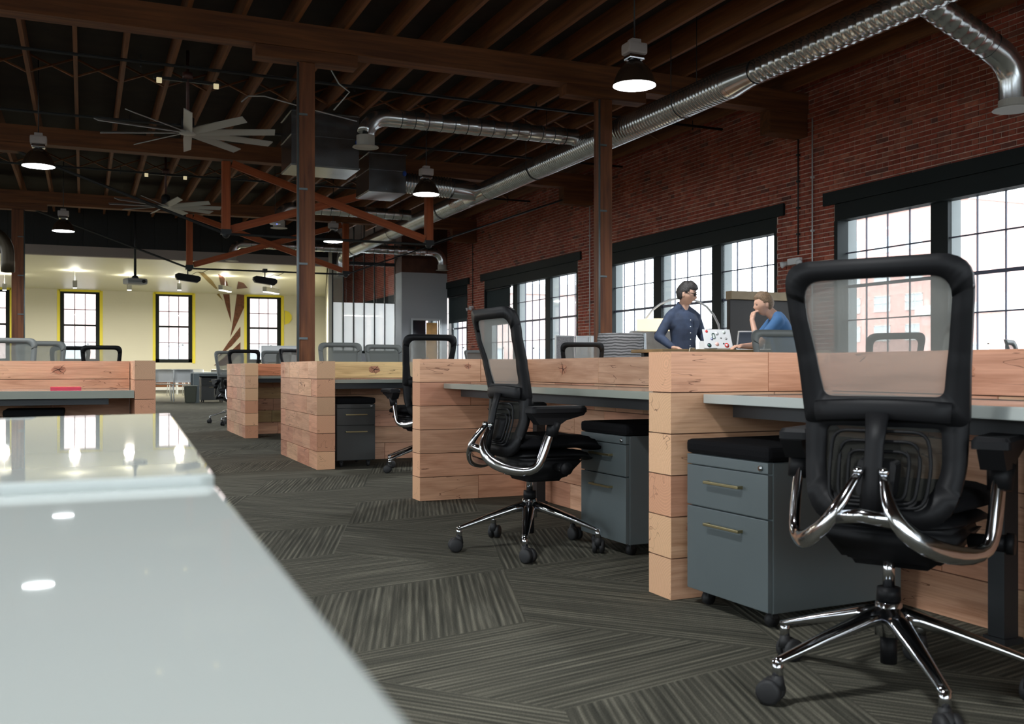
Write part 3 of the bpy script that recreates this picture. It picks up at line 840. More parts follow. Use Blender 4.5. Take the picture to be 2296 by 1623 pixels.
desk('long grey desk top at the left, in front of the cracked board', -5.2, .362, 8.20, 8.965, .68, .06, ((-1.4, 8.85), (-3.6, 8.85)), (-5.1, .18, 8.28, 8.34), GREYTOP)

# foreground white tables, slightly turned, the camera looks over them
def wpt(px_, py, z):
    d = (CZ-z)*F/(py-826); x, y = pd(px_, d); return Vector((x, y, z))
def slab(label, pts, z, th, legs):
    t = thing('white_table', label, 'table', (0, 0, 0))
    poly = rpoly([(p[0], p[1]) for p in pts], [.012]*len(pts), 4)
    bm = bmesh.new(); vs = [bm.verts.new((x, y, z-th)) for x, y in poly]; f = bm.faces.new(vs)
    r = bmesh.ops.extrude_face_region(bm, geom=[f]); 
    for v in [g for g in r['geom'] if isinstance(g, bmesh.types.BMVert)]: v.co.z = z
    bmesh.ops.recalc_face_normals(bm, faces=bm.faces)
    ed = [e for e in bm.edges if abs(e.verts[0].co.z-e.verts[1].co.z) < 1e-6]
    bmesh.ops.bevel(bm, geom=ed, offset=.004, segments=3, profile=.5, affect='EDGES')
    MB().bm(bm).build('table_top', WHITETOP, t)
    for lx, ly in legs:
        MB().box(lx-.03, lx+.03, ly-.03, ly+.03, .01, z-th-.001).box(lx-.05, lx+.05, ly-.25, ly+.25, 0, .025).build('leg', DARKMETAL, t)
    return t
za, zb = .755, .7455
A = wpt(383, 926, za); B = wpt(483, 1063, za); C0 = wpt(0, 1084, za); D0 = wpt(0, 937, za)
dC = (C0-B); dD = (D0-A)
slab('glossy white table across the lower left, the farther of the two', [A, B, B+dC*8, A+dD*4.5], za, .025, ((-.95, 1.75), (-1.6, .75)))
Bn = wpt(488, 1088, zb); An = wpt(930, 1623, zb); dn = (An-Bn).normalized()
Bn = Bn+Vector((dC.x, dC.y, 0)).normalized()*0.0
slab('glossy white table nearest the viewer, filling the lower left corner', [Bn, An+dn*.55, An+dn*.55+dC*7.5, Bn+dC*8.2], zb, .022, ((-.55, .3), (-1.2, -.1)))

# slab standing in for a red reflection, and small things on the left desk
t = thing('red_reflection', 'red slab put in for a red reflection on the long grey desk at the left', 'reflection', (-.13, 8.62, .6802), .03)
MB().box(-.11, .11, -.16, .16, 0, .022).build('reflection_slab', mat('reflection_red', (.70, .01, .06), .35), t)  # red reflection on the desk built as a solid coloured slab
MB().box(-.1, .1, .16, .168, .003, .012).build('slab_edge', WHITEP, t)

# ---------------------------------------------------------------- drawer pedestals
def pedestal(label, loc, rz, w, d, m=GREYMETAL, h=.545):
    """front faces local -x ; w along y, d along x"""
    t = thing('drawer_pedestal', label, 'drawer unit', loc, rz)
    MB().box(.012, d, -w/2, w/2, .055, h, 0, .004).build('body', m, t)
    MB().box(-.01, d, -w/2-.004, w/2+.004, h+.0005, h+.052, 0, .016).build('seat_cushion', BLACKF, t)
    strip = MB().box(-.008, .0115, -w/2+.002, w/2-.002, h-.036, h-.001, 0, .002).build('top_strip', m, t)
    MB().cyl((-.014, -w/2+.035, h-.02), (-.008, -w/2+.035, h-.02), .009, 16).build('lock', CHROME, strip)
    zc = [h-.038, h-.185, .058]
    for a, b in zip(zc, zc[1:]):
        dwr = MB().box(-.008, .0115, -w/2+.002, w/2-.002, b+.003, a-.002, 0, .002).build('drawer', m, t)
        hw = .095; z = a-.055
        hd = MB().box(-.032, -.022, -hw, hw, z-.004, z+.006, 0, .002)
        for s in (-1, 1): hd.box(-.024, -.007, s*(hw-.006)-.004, s*(hw-.006)+.004, z-.004, z+.006)
        hd.build('handle', BRASSY, dwr)
    for sx_ in (.05, d-.05):
        for sy in (-w/2+.05, w/2-.05):
            MB().cyl((sx_, sy-.01, .025), (sx_, sy+.01, .025), .024, 14).box(sx_-.012, sx_+.012, sy-.016, sy+.016, .03, .056).build('caster', RUBBER, t)
    return t
pedestal('grey-blue two-drawer pedestal with brass-toned handles beside the nearest timber panel', (2.02, 2.80, 0), .04, .44, .58)
pedestal('dark grey drawer pedestal behind the side-on chair under the middle desk', (2.235, 4.06, 0), .02, .42, .45)
pedestal('dark drawer pedestal beside the wide block-patterned end panel', (2.155, 8.33, 0), pi/2, .34, .5, DARKG := mat('charcoal_metal', (.05, .052, .05), .4, .3))
pedestal('black drawer pedestal under the long grey desk at the left', (-.35, 8.42, 0), pi/2, .42, .45, DARKMETAL, .48)

# ================================================================ MESH TASK CHAIR (forward = +x)
def lerp(a, b, t): return a+(b-a)*t
def interp(tab, z):
    for (z0, v0), (z1, v1) in zip(tab, tab[1:]):
        if z <= z1: 
            t = max(0, (z-z0)/(z1-z0)); t = t*t*(3-2*t)*.5+t*.5; return lerp(v0, v1, t)
    return tab[-1][1]
XC = [(.42, -.175), (.52, -.150), (.62, -.125), (.74, -.118), (.88, -.150), (1.0, -.185), (1.13, -.215)]
def bpt(s, z, off=0.0): return Vector((interp(XC, z)+.55*s*s-off, s, z))
def make_chair(label, frame_m, mesh_m, full=True, accent=CHROME):
    t = thing('mesh_task_chair', label, 'chair')
    # five-star base
    for k in range(5):
        a = 2*pi*k/5+pi/5; c, s = math.cos(a), math.sin(a)
        pts = [(.02, .205, .024, .034), (.08, .192, .020, .029), (.20, .155, .015, .022), (.325, .114, .010, .015), (.343, .106, .010, .015)]
        leg = MB().sweep([(r*c, r*s, z) for r, z, _, _ in pts], [(u, v) for _, _, u, v in pts], 12).cyl((.337*c, .337*s, .070), (.337*c, .337*s, .115), .014, 14).build('base_arm', accent, t)
        q = a+.9*(k-2); ox, oy = .337*c+.018*math.cos(q), .337*s+.018*math.sin(q)
        ax = Vector((-math.sin(q), math.cos(q), 0))
        cm = MB(); ctr = Vector((ox, oy, .033))
        for sg in (-1, 1): cm.sweep([ctr+ax*(sg*.006), ctr+ax*(sg*.009), ctr+ax*(sg*.024), ctr+ax*(sg*.028)], [.028, .032, .032, .024], 18)
        cm.sweep([(.337*c, .337*s, .040), (.337*c, .337*s, .076)], [.020, .014], 12).ball(tuple(ctr+Vector((-.004*math.cos(q), -.004*math.sin(q), .012))), .024, 0, 12, (1, 1, 1))
        cm.build('caster', RUBBER, leg)
    MB().sweep([(0,0,.150), (0,0,.235), (0,0,.240)], [.036, .034, .028], 20).build('base_hub', accent, t)
    MB().sweep([(0,0,.075), (0,0,.149)], [.021, .022], 16).build('column_sleeve', BLACKP, t)
    MB().sweep([(0,0,.241), (0,0,.275)], [.031, .029], 20).build('hub_collar', BLACKP, t)
    MB().cyl((0,0,.276), (0,0,.36), .0155, 16).build('gas_lift', accent, t)
    # mechanism
    bm = bmesh.new(); bmesh.ops.create_cube(bm, size=1)
    for v in bm.verts:
        tp = v.co.z > 0; w = .19 if tp else .115; x0, x1 = (-.13, .21) if tp else (-.07, .13)
        v.co = Vector((x1 if v.co.x > 0 else x0, w if v.co.y > 0 else -w, .440 if tp else .325))
    bmesh.ops.bevel(bm, geom=list(bm.edges), offset=.022, segments=3, affect='EDGES')
    mech = MB().bm(bm, 0, True)
    mech.sweep([(.05, -.27, .40), (.05, -.17, .40)], [.024, .018], 12).cyl((.05, -.28, .40), (.05, -.262, .40), .028, 14)
    mech.build('mechanism', BLACKP, t)
    # seat: rounded cushion on a shell
    def pad(x0, x1, w0, w1, z0, z1, dip, n=14, curl=.035):
        m = MB(); vs = []; N = n
        for side in (1, 0):
            for i in range(N+1):
                for j in range(N+1):
                    u = i/N*2-1; v = j/N*2-1
                    # square to rounded square
                    uu = u*math.sqrt(max(0, 1-v*v*.28)); vv = v*math.sqrt(max(0, 1-u*u*.28))
                    x = lerp(x0, x1, (uu+1)/2); y = vv*lerp(w0, w1, (uu+1)/2)
                    e = 1-max(abs(u), abs(v))**6
                    zz = (z0 + (z1-z0)*(.35+.65*e)) if side else (z0 - .0 + .012*(1-e))
                    zz += dip*vv*vv - curl*max(0, uu-.45)**2*3
                    vs.append((x, y, zz))
        M = (N+1)*(N+1); fs = []
        for i in range(N):
            for j in range(N):
                a = i*(N+1)+j; fs.append((a, a+N+1, a+N+2, a+1)); fs.append((M+a, M+a+1, M+a+N+2, M+a+N+1))
        bd = [i*(N+1) for i in range(N+1)]+[N*(N+1)+j for j in range(1, N+1)]+[i*(N+1)+N for i in range(N-1, -1, -1)]+[j for j in range(N-1, 0, -1)]
        for a, b in zip(bd, bd[1:]+bd[:1]): fs.append((a, M+a, M+b, b))
        return m.add(vs, fs, 0, True)
    pad(-.17, .31, .215, .235, .475, .540, .012).build('seat', BLACKF, t)
    pad(-.15, .27, .19, .215, .430, .472, .012).build('seat_shell', BLACKP, t)
    # back: two framed mesh openings
    def ring(outer, inner, th, m, name, par):
        o = rpoly(outer[0], outer[1], 6); i = rpoly(inner[0], inner[1], 6); n = len(o); mb = MB(); vs = []
        for pl, off in ((o, -.006), (o, th), (i, th*.8), (i, -.002)):
            vs += [tuple(bpt(s, z, off)) for s, z in pl]
        fs = []
        for k in range(4):
            k2 = (k+1) % 4
            for a in range(n):
                b = (a+1) % n; fs.append((k*n+a, k*n+b, k2*n+b, k2*n+a))
        return mb.add(vs, fs, 0, True).build(name, m, par)
    def fill(inner, m, name, par):
        i = rpoly(inner[0], inner[1], 8); z0 = min(p[1] for p in i)-.004; z1 = max(p[1] for p in i)+.004
        def wid(z):
            z = min(max(z, z0+.005), z1-.005); w = 0
            for (s0, a0), (s1, a1) in zip(i, i[1:]+i[:1]):
                if (a0-z)*(a1-z) <= 0 and a0 != a1: w = max(w, s0+(s1-s0)*(z-a0)/(a1-a0))
            return w+.005
        NZ, NS = 26, 16; vs = []; fs = []
        for a in range(NZ+1):
            z = z0+(z1-z0)*a/NZ; w = wid(z)
            for b in range(NS+1): vs.append(tuple(bpt(w*(2*b/NS-1), z, .004)))
        for a in range(NZ):
            for b in range(NS): q = a*(NS+1)+b; fs.append((q, q+1, q+NS+2, q+NS+1))
        return MB().add(vs, fs, 0, True).build(name, m, par)
    up_o = ([(-.206, .705), (.206, .705), (.214, .86), (.230, 1.02), (.236, 1.128), (-.236, 1.128), (-.230, 1.02), (-.214, .86)], [.02, .02, .03, .03, .075, .075, .03, .03])
    up_i = ([(-.152, .778), (.152, .778), (.165, .87), (.183, 1.00), (.187, 1.078), (-.187, 1.078), (-.183, 1.00), (-.165, .87)], [.022, .022, .03, .03, .055, .055, .03, .03])
    lo_o = ([(-.172, .448), (.172, .448), (.200, .58), (.205, .735), (-.205, .735), (-.200, .58)], [.085, .085, .05, .015, .015, .05])
    lo_i = ([(-.120, .515), (.120, .515), (.148, .59), (.146, .700), (-.146, .700), (-.148, .59)], [.045, .045, .03, .02, .02, .03])
    fr = ring(up_o, up_i, .022, frame_m, 'back_frame', t)
    ring(lo_o, lo_i, .020, frame_m, 'lower_back_frame', t)
    fill(up_i, mesh_m, 'back_mesh', fr); fill(lo_i, MESHB, 'lower_back_mesh', fr)
    if full:
        # lumbar pad with its concentric ribs, behind the lower mesh
        lp = MB()
        for k, q in enumerate((1.0, .80, .60)):
            r_ = rpoly([(-.118*q, .50+.0*k), (.118*q, .50), (.128*q, .60), (.118*q, .50+.175*(q+.08)), (-.118*q, .50+.175*(q+.08)), (-.128*q, .60)], .035*q, 4)
            lp.sweep([tuple(bpt(s, z+.012*(1-q)*4, .030)) for s, z in r_]+[tuple(bpt(r_[0][0], r_[0][1]+.012*(1-q)*4, .030))], .0048, 6, cap=False)
        lp.build('lumbar_ribs', BLACKP, t)
        bx = rpoly([(-.05, .52), (.05, .52), (.055, .62), (-.055, .62)], .02, 4); n = len(bx); vs = [tuple(bpt(s, z, .020)) for s, z in bx]+[tuple(bpt(s*.9, (z-.57)*.9+.57, .045)) for s, z in bx]
        MB().add(vs, [tuple(range(n)), tuple(range(2*n-1, n-1, -1))]+[(i, (i+1) % n, (i+1) % n+n, i+n) for i in range(n)]).build('lumbar_pad', BLACKP, t)
        # spine and its spreading yoke
        sp = MB().sweep([(-.225, 0, .47), (-.205, 0, .56), (-.185, 0, .66), (-.165, 0, .735)], [(.016, .030), (.012, .026), (.012, .024), (.012, .03)], 12)
        sp.sweep([tuple(bpt(s, .735+.01*math.cos(s*8), .030)) for s in [-.17, -.13, -.08, -.04, 0, .04, .08, .13, .17]], [(.028, .010)]*9, 10)
        sp.build('spine', BLACKP, t)
        # chrome loop: from behind the lower back, under the seat, up into the arms
        for sg in (-1, 1):
            pts = [(-.215, .032, .585), (-.250, .045, .545), (-.275, .065, .500), (-.272, .095, .455), (-.245, .140, .420), (-.195, .182, .398), (-.135, .218, .388), (-.088, .248, .400), (-.070, .254, .440), (-.052, .257, .50), (-.020, .258, .58), (-.004, .258, .625)]
            rr_ = [(.010, .012), (.012, .014), (.014, .020), (.013, .024), (.012, .026), (.012, .025), (.013, .022), (.015, .020), (.015, .021), (.014, .022), (.013, .020), (.012, .018)]
            P2 = []; R2 = []
            for (p, q, r1, r2) in zip(pts, pts[1:], rr_, rr_[1:]):
                for h in (0, .5): P2.append(tuple(lerp(p[i], q[i], h) for i in range(3))); R2.append((lerp(r1[0], r2[0], h), lerp(r1[1], r2[1], h)))
            P2.append(pts[-1]); R2.append(rr_[-1])
            for _ in range(2): P2 = [P2[0]]+[tuple((P2[i-1][c]+2*P2[i][c]+P2[i+1][c])/4 for c in range(3)) for i in range(1, len(P2)-1)]+[P2[-1]]
            P2 = [(x, y*sg, z) for x, y, z in P2]
            lp_ = MB().sweep(P2, R2, 14).ball((-.215, .032*sg, .590), .014, 0, 12).build('chrome_arm_loop', accent, t)
        MB().sweep([(-.272, -.07, .478), (-.280, 0, .488), (-.272, .07, .478)], [(.018, .014)]*3, 12).build('rear_bridge', accent, t)
        for sg in (-1, 1):
            sb = .045 if sg > 0 else 0
            ar = MB().prism([(-.045, .632), (-.020, .600), (.085, .600), (.115, .618), (.205, .640), (.215, .652), (-.06, .652)], .258*sg-.030, .258*sg+.030, 0, Matrix(((1,0,0,-.075+sb),(0,0,1,0),(0,1,0,0),(0,0,0,1))))
            ar.sweep([(-.024, .259*sg, .545), (-.006, .259*sg, .61)], [(.026, .030), (.030, .034)], 12)
            ar.build('arm_bracket', BLACKP, t)
            pd_ = rpoly([(-.135, -.045), (.115, -.048), (.150, -.03), (.150, .03), (.115, .048), (-.135, .045)], .018, 4); n = len(pd_)
            sh = .065 if sg > 0 else 0; pd_ = [(x+sh, y) for x, y in pd_]
            vs = [(x, y+.258*sg, .653) for x, y in pd_]+[(x, y+.258*sg, .672) for x, y in pd_]+[((x-.01)*.93+.01, y*.86+.258*sg, .682) for x, y in pd_]
            fs = [tuple(range(n-1, -1, -1)), tuple(range(2*n, 3*n))]
            for L_ in range(2):
                for i in range(n): j = (i+1) % n; fs.append((L_*n+i, L_*n+j, (L_+1)*n+j, (L_+1)*n+i))
            MB().add(vs, fs, 0, False).build('arm_pad', BLACKP, t)
    return t
def spin(c, deg):
    for k in kids(c):
        if k.name.startswith('base_arm'): k.rotation_euler[2] = math.radians(deg)
    return c
ch0 = make_chair('large black mesh task chair with chrome arms at the nearest desk, seen from behind', BLACKP, MESHF)
ch0.location = (1.945, 1.985, 0); ch0.rotation_euler[2] = math.radians(29.5)
spin(copy_tree(ch0, (1.93, 4.23, 0), math.radians(2), 'black mesh task chair seen side-on at the middle timber pod'), -12)
copy_tree(ch0, (2.60, 7.86, 0), math.radians(92), 'black mesh task chair at the third pod, partly behind the broad dark timber panel')
g0 = make_chair('pale grey mesh chair back just above the board tinted as lit, facing the viewer', mat('light_grey_plastic', (.125, .135, .128), .55), mesh_fabric('pale_mesh_weave', (.20, .215, .20), .25))
g0.location = (2.50, 10.25, 0); g0.rotation_euler[2] = math.radians(-98)
spin(ch0, 37)
for c in kids(ch0):      # the seat of this one chair is slid a little forward on its column
    if c.name.split('.')[0] not in ('base_arm', 'base_hub', 'column_sleeve', 'hub_collar', 'gas_lift'): c.location.x += .065
def chair_at(src, px_, d, rz, lab, grp=None, dz=0.0):
    x, y = pd(px_, d); return copy_tree(src, (x, y, 0), math.radians(rz), lab, grp)
chair_at(g0, 874, 11.3, -84, 'pale grey mesh chair back peeping out left of the black chair at the third pod')
chair_at(g0, 22, 8.75, -84, 'big grey mesh chair back cut by the left edge, above the cracked board')
chair_at(g0, 92, 9.8, -88, 'grey mesh chair back second from the left edge, above the cracked board')
chair_at(ch0, 156, 12.4, 95, 'black mesh chair back third from the left edge, before the first sash window')
chair_at(ch0, 228, 12.0, 88, 'black mesh chair back standing alone right of the grey ones, before the cream wall')
chair_at(ch0, 548, 14.6, 80, 'small black mesh chair with grey weave above the reddish board, left end')
chair_at(g0, 522, 15.4, -80, 'pale grey chair just behind the small black chair left of the column')
chair_at(g0, 622, 15.2, -95, 'small pale grey mesh chair left of the dark middle column')
chair_at(ch0, 645, 16.4, 100, 'black mesh chair behind the small pale grey one left of the column')
chair_at(ch0, 668, 13.8, -60, 'black mesh chair half hidden by the dark middle column')
chair_at(ch0, 1306, 10.6, 62, 'black mesh chair back with light weave, left of the honey-coloured column')
chair_at(g0, 1085, 14.9, -60, 'pale grey chair peeping out left of the side-on chair back')
chair_at(g0, 1782, 6.9, -98, 'large grey mesh chair in front of the seated man')
chair_at(ch0, 1992, 7.6, 200, 'dark mesh chair seen through the weave of the nearest chair')
chair_at(ch0, 2095, 5.9, 150, 'dark mesh chair to the right, seen through the weave of the nearest chair')
chair_at(g0, 2315, 9.4, -60, 'pale chair back at the right edge below the bright window')
# ================================================================ DUCTS
def ribbed(path, r, step, amp, n=28, m=None):
    """resample a path and modulate the radius with raised seams"""
    P = [Vector(p) for p in path]; out = []; rad = []
    for a, b in zip(P, P[1:]):
        L = (b-a).length; k = max(1, round(L/step))
        for i in range(k):
            q = a+(b-a)*(i/k); e = (b-a)/k
            for h, rr_ in ((0.0, r+amp), (.12, r+amp), (.24, r), (.88, r)):
                out.append(tuple(q+e*h)); rad.append(rr_)
    out.append(tuple(P[-1])); rad.append(r)
    return (m or MB()).sweep(out, rad, n, 0, False, True)
MX, MZ = 6.92, 4.18
t = thing('main_air_duct', 'long ribbed galvanised air duct running the length of the hall under the ceiling', 'duct')
ribbed([(MX, 9.45, MZ), (MX, 17.0, MZ)], .176, .065, .006).build('duct_section', DUCT, t)
ribbed([(MX, 17.9, MZ), (MX, 28.0, MZ)], .168, .065, .006).build('duct_section', DUCT, t)
ribbed([(MX, 5.0, MZ+.0), (MX, 9.1, MZ)], .135, .11, .007).build('duct_section', DUCT, t)
MB().sweep([(MX, 9.05, MZ), (MX, 9.12, MZ), (MX, 9.46, MZ), (MX, 9.52, MZ)], [.140, .142, .182, .184], 32, cap=False).build('reducer', DUCT, t)
MB().sweep([(MX, 16.95, MZ), (MX, 17.5, MZ), (MX, 17.95, MZ)], [.184, .184, .176], 32, cap=False).sweep([(MX-.62, 17.36, 4.22), (MX-.3, 17.40, 4.21), (MX, 17.45, 4.18)], [.185, .18, .15], 28, cap=False).build('wye_fitting', DUCT, t)
el = [(MX, 28.0, MZ)]+[(MX, 28.0+.28*math.sin(a), MZ-.28+.28*math.cos(a)) for a in [i*pi/12 for i in range(1, 7)]]+[(MX, 28.28, 3.55)]
MB().sweep(el, .172, 28, cap=False).build('end_elbow', DUCT, t)
for y in (6.2, 10.5, 14.9, 19.6, 23.2, 26.9):
    hs = MB().cyl((MX-.19, y, MZ), (MX-.19, y, 5.3), .006, 6).cyl((MX+.19, y, MZ), (MX+.19, y, 5.3), .006, 6)
    rr_ = .185 if y > 9.5 else .150
    hs.sweep([(MX+rr_*math.cos(a), y, MZ+rr_*math.sin(a)) for a in [pi+i*pi/10 for i in range(11)]], .007, 6); hs.build('hanger', DARKMETAL, t)

def branch(label, Y, x0, x1, z, zd, r=.118, sgn=-1):
    t = thing('branch_air_duct', label, 'duct')
    ribbed([(x0, Y, z), (x1, Y, z)], r, .27, .005, 28).build('duct_section', DUCT, t)
    sm_ = MB(); nn = int(abs(x1-x0)/.19)
    for i in range(1, nn): sm_.sweep([(x0+(x1-x0)*i/nn-.004, Y, z), (x0+(x1-x0)*i/nn+.004, Y, z)], r+.006, 28)
    sm_.build('seam_rings', DARKMETAL, t)['kind'] = 'stuff'
    R = .30; e = [(x1+sgn*R*math.sin(a), Y, z-R+R*math.cos(a)) for a in [i*pi/16 for i in range(0, 9)]]
    xe = x1+sgn*R
    MB().sweep(e+[(xe, Y, zd+.16)], r+.004, 28, cap=False).build('elbow', DUCT, t)
    dm = MB().sweep([(xe, Y, zd+.16), (xe, Y, zd+.014), (xe, Y, zd+.012), (xe, Y, zd), (xe, Y, zd-.005), (xe, Y, zd+.01)], [r+.006, r+.006, r+.055, r+.062, r+.035, r+.02], 32, cap=False, smooth=False).build('diffuser', mat('cream_metal', (.42, .40, .35), .5), t)
    dr_ = MB()
    for q in (.8, .55, .3): dr_.sweep([(xe+r*q*math.cos(a), Y+r*q*math.sin(a), zd+.012) for a in [i*pi/10 for i in range(21)]], .006, 6, cap=False)
    dr_.build('diffuser_ring', DARKMETAL, dm)
    return t
branch('near branch duct with an elbow and round diffuser, running left from the main duct', 13.2, MX-.14, 3.85, 4.32, 3.88)
branch('second branch duct with an elbow and round diffuser, behind the orange braces', 21.4, MX-.14, 4.15, 4.32, 3.86)
branch('third and farthest branch duct with an elbow, in front of the dark bulkhead', 27.6, MX-.14, 4.0, 4.25, 3.77, .112)
branch('short branch duct turning down near the far brick wall', 26.9, MX+.14, 9.2, 4.20, 3.68, .125, 1)
t = thing('corner_air_duct', 'branch duct dropping to a round diffuser at the upper right corner', 'duct')
pa = [(MX+.08, 6.75, MZ+.05), (7.28, 6.75, 4.12), (7.60, 6.75, 4.00), (7.86, 6.75, 3.90)]
ribbed(pa, .128, .11, .004).build('duct_section', DUCT, t)
MB().sweep([(7.86, 6.75, 3.90), (8.00, 6.75, 3.84), (8.11, 6.75, 3.75), (8.17, 6.75, 3.63), (8.18, 6.75, 3.42)], .132, 28, cap=False).build('elbow', DUCT, t)
MB().sweep([(8.18, 6.75, 3.42), (8.18, 6.75, 3.345), (8.18, 6.75, 3.342), (8.18, 6.75, 3.33), (8.18, 6.75, 3.335)], [.136, .136, .18, .19, .12], 32, cap=False, smooth=False).sweep([(8.18+.09*math.cos(a), 6.75+.09*math.sin(a), 3.345) for a in [i*pi/10 for i in range(21)]], .006, 6, cap=False).build('diffuser', MATS['cream_metal'], t)
t = thing('left_air_duct', 'dull curved duct end hanging down at the left edge', 'duct')
xx = xat(22, 20.0)
MB().sweep([(xx-3, 20, 3.35), (xx-.45, 20, 3.35)]+[(xx-.45+.42*math.sin(a), 20, 2.93+.42*math.cos(a)) for a in [i*pi/12 for i in range(1, 7)]]+[(xx-.03, 20, 2.78)], .11, 24, cap=False).build('duct_bend', mat('dull_bronze_duct', (.07, .055, .035), .4, .6), t)
MB().sweep([(xx-.03, 20, 2.79), (xx-.03, 20, 2.60), (xx-.03, 20, 2.59)], [.115, .115, .08], 24, cap=False).build('duct_collar', MATS['dull_bronze_duct'], t)

# air handling boxes
AHU = make_duct('plenum_sheet_metal', (0.30, 0.31, 0.32), .16)
def plenum(label, x0, x1, y0, y1, z0, z1):
    t = thing('duct_plenum', label, 'duct box', (x0, y0, z0))
    MB().box(0, x1-x0, 0, y1-y0, 0, z1-z0, 0, .006).build('casing', AHU, t)
    m = MB()
    for z in (.02, (z1-z0)*.55, z1-z0-.03): m.box(-.012, x1-x0+.012, -.012, y1-y0+.012, z, z+.014)
    m.build('seam_flange', AHU, t)
    hg = MB().cyl((.05, .05, z1-z0), (.05, .05, 5.3-z0), .008, 6).build('hanger_rod', DARKMETAL, t)
    d = MB().ball((x1-x0-.03, -.012, (z1-z0)*.5), .035, 0, 12, (1, .25, 1.3)).build('blue_marker', mat('blue_sticker', (.01, .06, .35), .5), t)
plenum('sheet metal duct box left of the ribbed flexible duct', 4.62, 5.30, 16.95, 17.85, 3.98, 4.69)
plenum('wider sheet metal duct box behind the middle column', 2.97, 4.05, 15.45, 16.3, 4.02, 4.90)
t = thing('flexible_duct', 'ribbed flexible duct between the metal box and the main duct', 'duct')
ribbed([(5.31, 17.38, 4.26), (6.32, 17.36, 4.22)], .172, .055, .020, 28).build('ribbed_sleeve', DUCT, t)

# ================================================================ HIGH-BAY LAMPS
LAMP_E = mat('lamp_glow', (1, 1, 1), .5, emit=((0.93, 0.97, 1.0), 14.0))
BELL = mat('smoked_bell', (.035, .022, .014), .25, spec=.6)
def make_lamp(label, X, Y, z=3.74, zc=5.3):
    t = thing('high_bay_lamp', label, 'lamp', (X, Y, z))
    prof = [(.222, 0), (.215, .03), (.195, .09), (.165, .15), (.125, .20), (.085, .235), (.07, .25)]
    n = 32; MB().sweep([(0, 0, h) for r, h in prof]+[(0, 0, h) for r, h in reversed([(r-.006, max(.0, h-.004)) for r, h in prof])], [r for r, h in prof]+[r-.006 for r, h in reversed(prof)], n, 0, False).build('bell_shade', BELL, t)
    MB().lathe([(.2155, .0), (.2155, .006)], n=32).build('glowing_disc', LAMP_E, t)
    b = MB().box(-.11, .11, -.085, .085, .315, .43, 0, .022).box(-.055, .055, -.05, .05, .431, .475, 0, .01).build('ballast_box', mat('ballast_grey', (.42, .38, .36), .45), t)
    MB().box(-.09, .09, -.07, .07, .262, .3145, 0, .015).cyl((0, 0, .245), (0, 0, .262), .05, 20).build('lamp_neck', CHROME, t)
    MB().cyl((0, 0, .475), (0, 0, zc-z), .008, 8).build('hanging_rod', DARKMETAL, t)
    d = bpy.data.lights.new('lamp_light', 'AREA'); d.shape = 'DISK'; d.size = .38; d.energy = LAMP_W; d.color = (0.95, 0.98, 1.0); d.spread = math.radians(150)
    o = bpy.data.objects.new('lamp_light', d); COL.objects.link(o); o.parent = t; o.location = (0, 0, -.004)
    return t
LAMP_W = 95
make_lamp('nearest glowing high-bay lamp, right of the top middle, in front of the big duct', 5.17, 8.75)
make_lamp('glowing high-bay lamp in front of the ribbed flexible duct', 5.26, 15.7, 3.76)
make_lamp('small far high-bay lamp just right of the dark middle column', 5.30, 22.56, 3.78)
make_lamp('large glowing high-bay lamp at the left below the nearer fan', -.59, 15.63, 3.74)
make_lamp('smaller glowing high-bay lamp at the left above the projector room', -.39, 22.96, 3.76)
for (x, y, lab) in ((-.9, 8.6, 'high-bay lamp just above the upper left corner of the view'), (5.2, 1.8, 'high-bay lamp overhead to the right of the viewer'), (-.5, 1.8, 'high-bay lamp straight above the white tables'),
                  (-6, 1.8, 'high-bay lamp in the left row, beside the viewer'), (-6, 8.8, 'high-bay lamp in the left row, above the long grey desk'), (-6, 15.6, 'high-bay lamp in the left row, farthest back')):
    make_lamp(lab, x, y)

# ================================================================ CEILING FANS
FANB = mat('fan_blade_grey', (.46, .45, .42), .45)
def fan(label, X, Y, z, R, ph):
    t = thing('ceiling_fan', label, 'fan', (X, Y, z))
    MB().lathe([(.02, -.02), (.11, -.018), (.125, .0), (.125, .025), (.10, .04)], n=28).build('hub', FANB, t)
    MB().lathe([(.085, .04), (.09, .05), (.09, .20), (.06, .24), (.025, .25)], n=24).build('motor', DARKMETAL, t)
    MB().cyl((0, 0, .25), (0, 0, 5.3-z), .022, 12).lathe([(.07, 4.90-z), (.07, 4.99-z)], n=20).build('down_rod', mat('rod_maroon', (.09, .035, .03), .4), t)
    for k in range(10):
        a = ph+2*pi*k/10; tw = math.radians(-24)
        vs = []
        for i, r in enumerate((.11, .35, R-.02, R+.015)):
            w = (.054, .060, .054, .052)[i]; sk = (0, 0, 0, .0)[i]
            for s, th in ((-1, -1), (1, -1), (1, 1), (-1, 1)):
                y = s*w; zz = y*math.tan(tw)+th*.006-.0008*r; rr_ = r-(.03*(s+1)/2 if i == 3 else 0)
                vs.append((rr_*math.cos(a)-y*math.sin(a), rr_*math.sin(a)+y*math.cos(a), zz+.01))
        fs = [(0,1,2,3), (15,14,13,12)]
        for i in range(3):
            for j in range(4): j2 = (j+1) % 4; fs.append((i*4+j, (i+1)*4+j, (i+1)*4+j2, i*4+j2))
        MB().add(vs, fs).build('fan_blade', FANB, t)
    m = MB().box(-.45, .45, -.02, .02, 4.86-z, 4.90-z).build('light_bar', DARKMETAL, t)
    for s in (-1, 1):
        MB().box(s*.38-.035, s*.38+.035, -.06, -.02, 4.80-z, 4.87-z, 0, .006).build('spot_head', mat('spot_cream', (.75, .68, .45), .4, emit=((1, .85, .5), .5)), m)
fan('nearer ten-blade grey ceiling fan', 1.34, 14.48, 4.15, 1.22, math.radians(12.9))
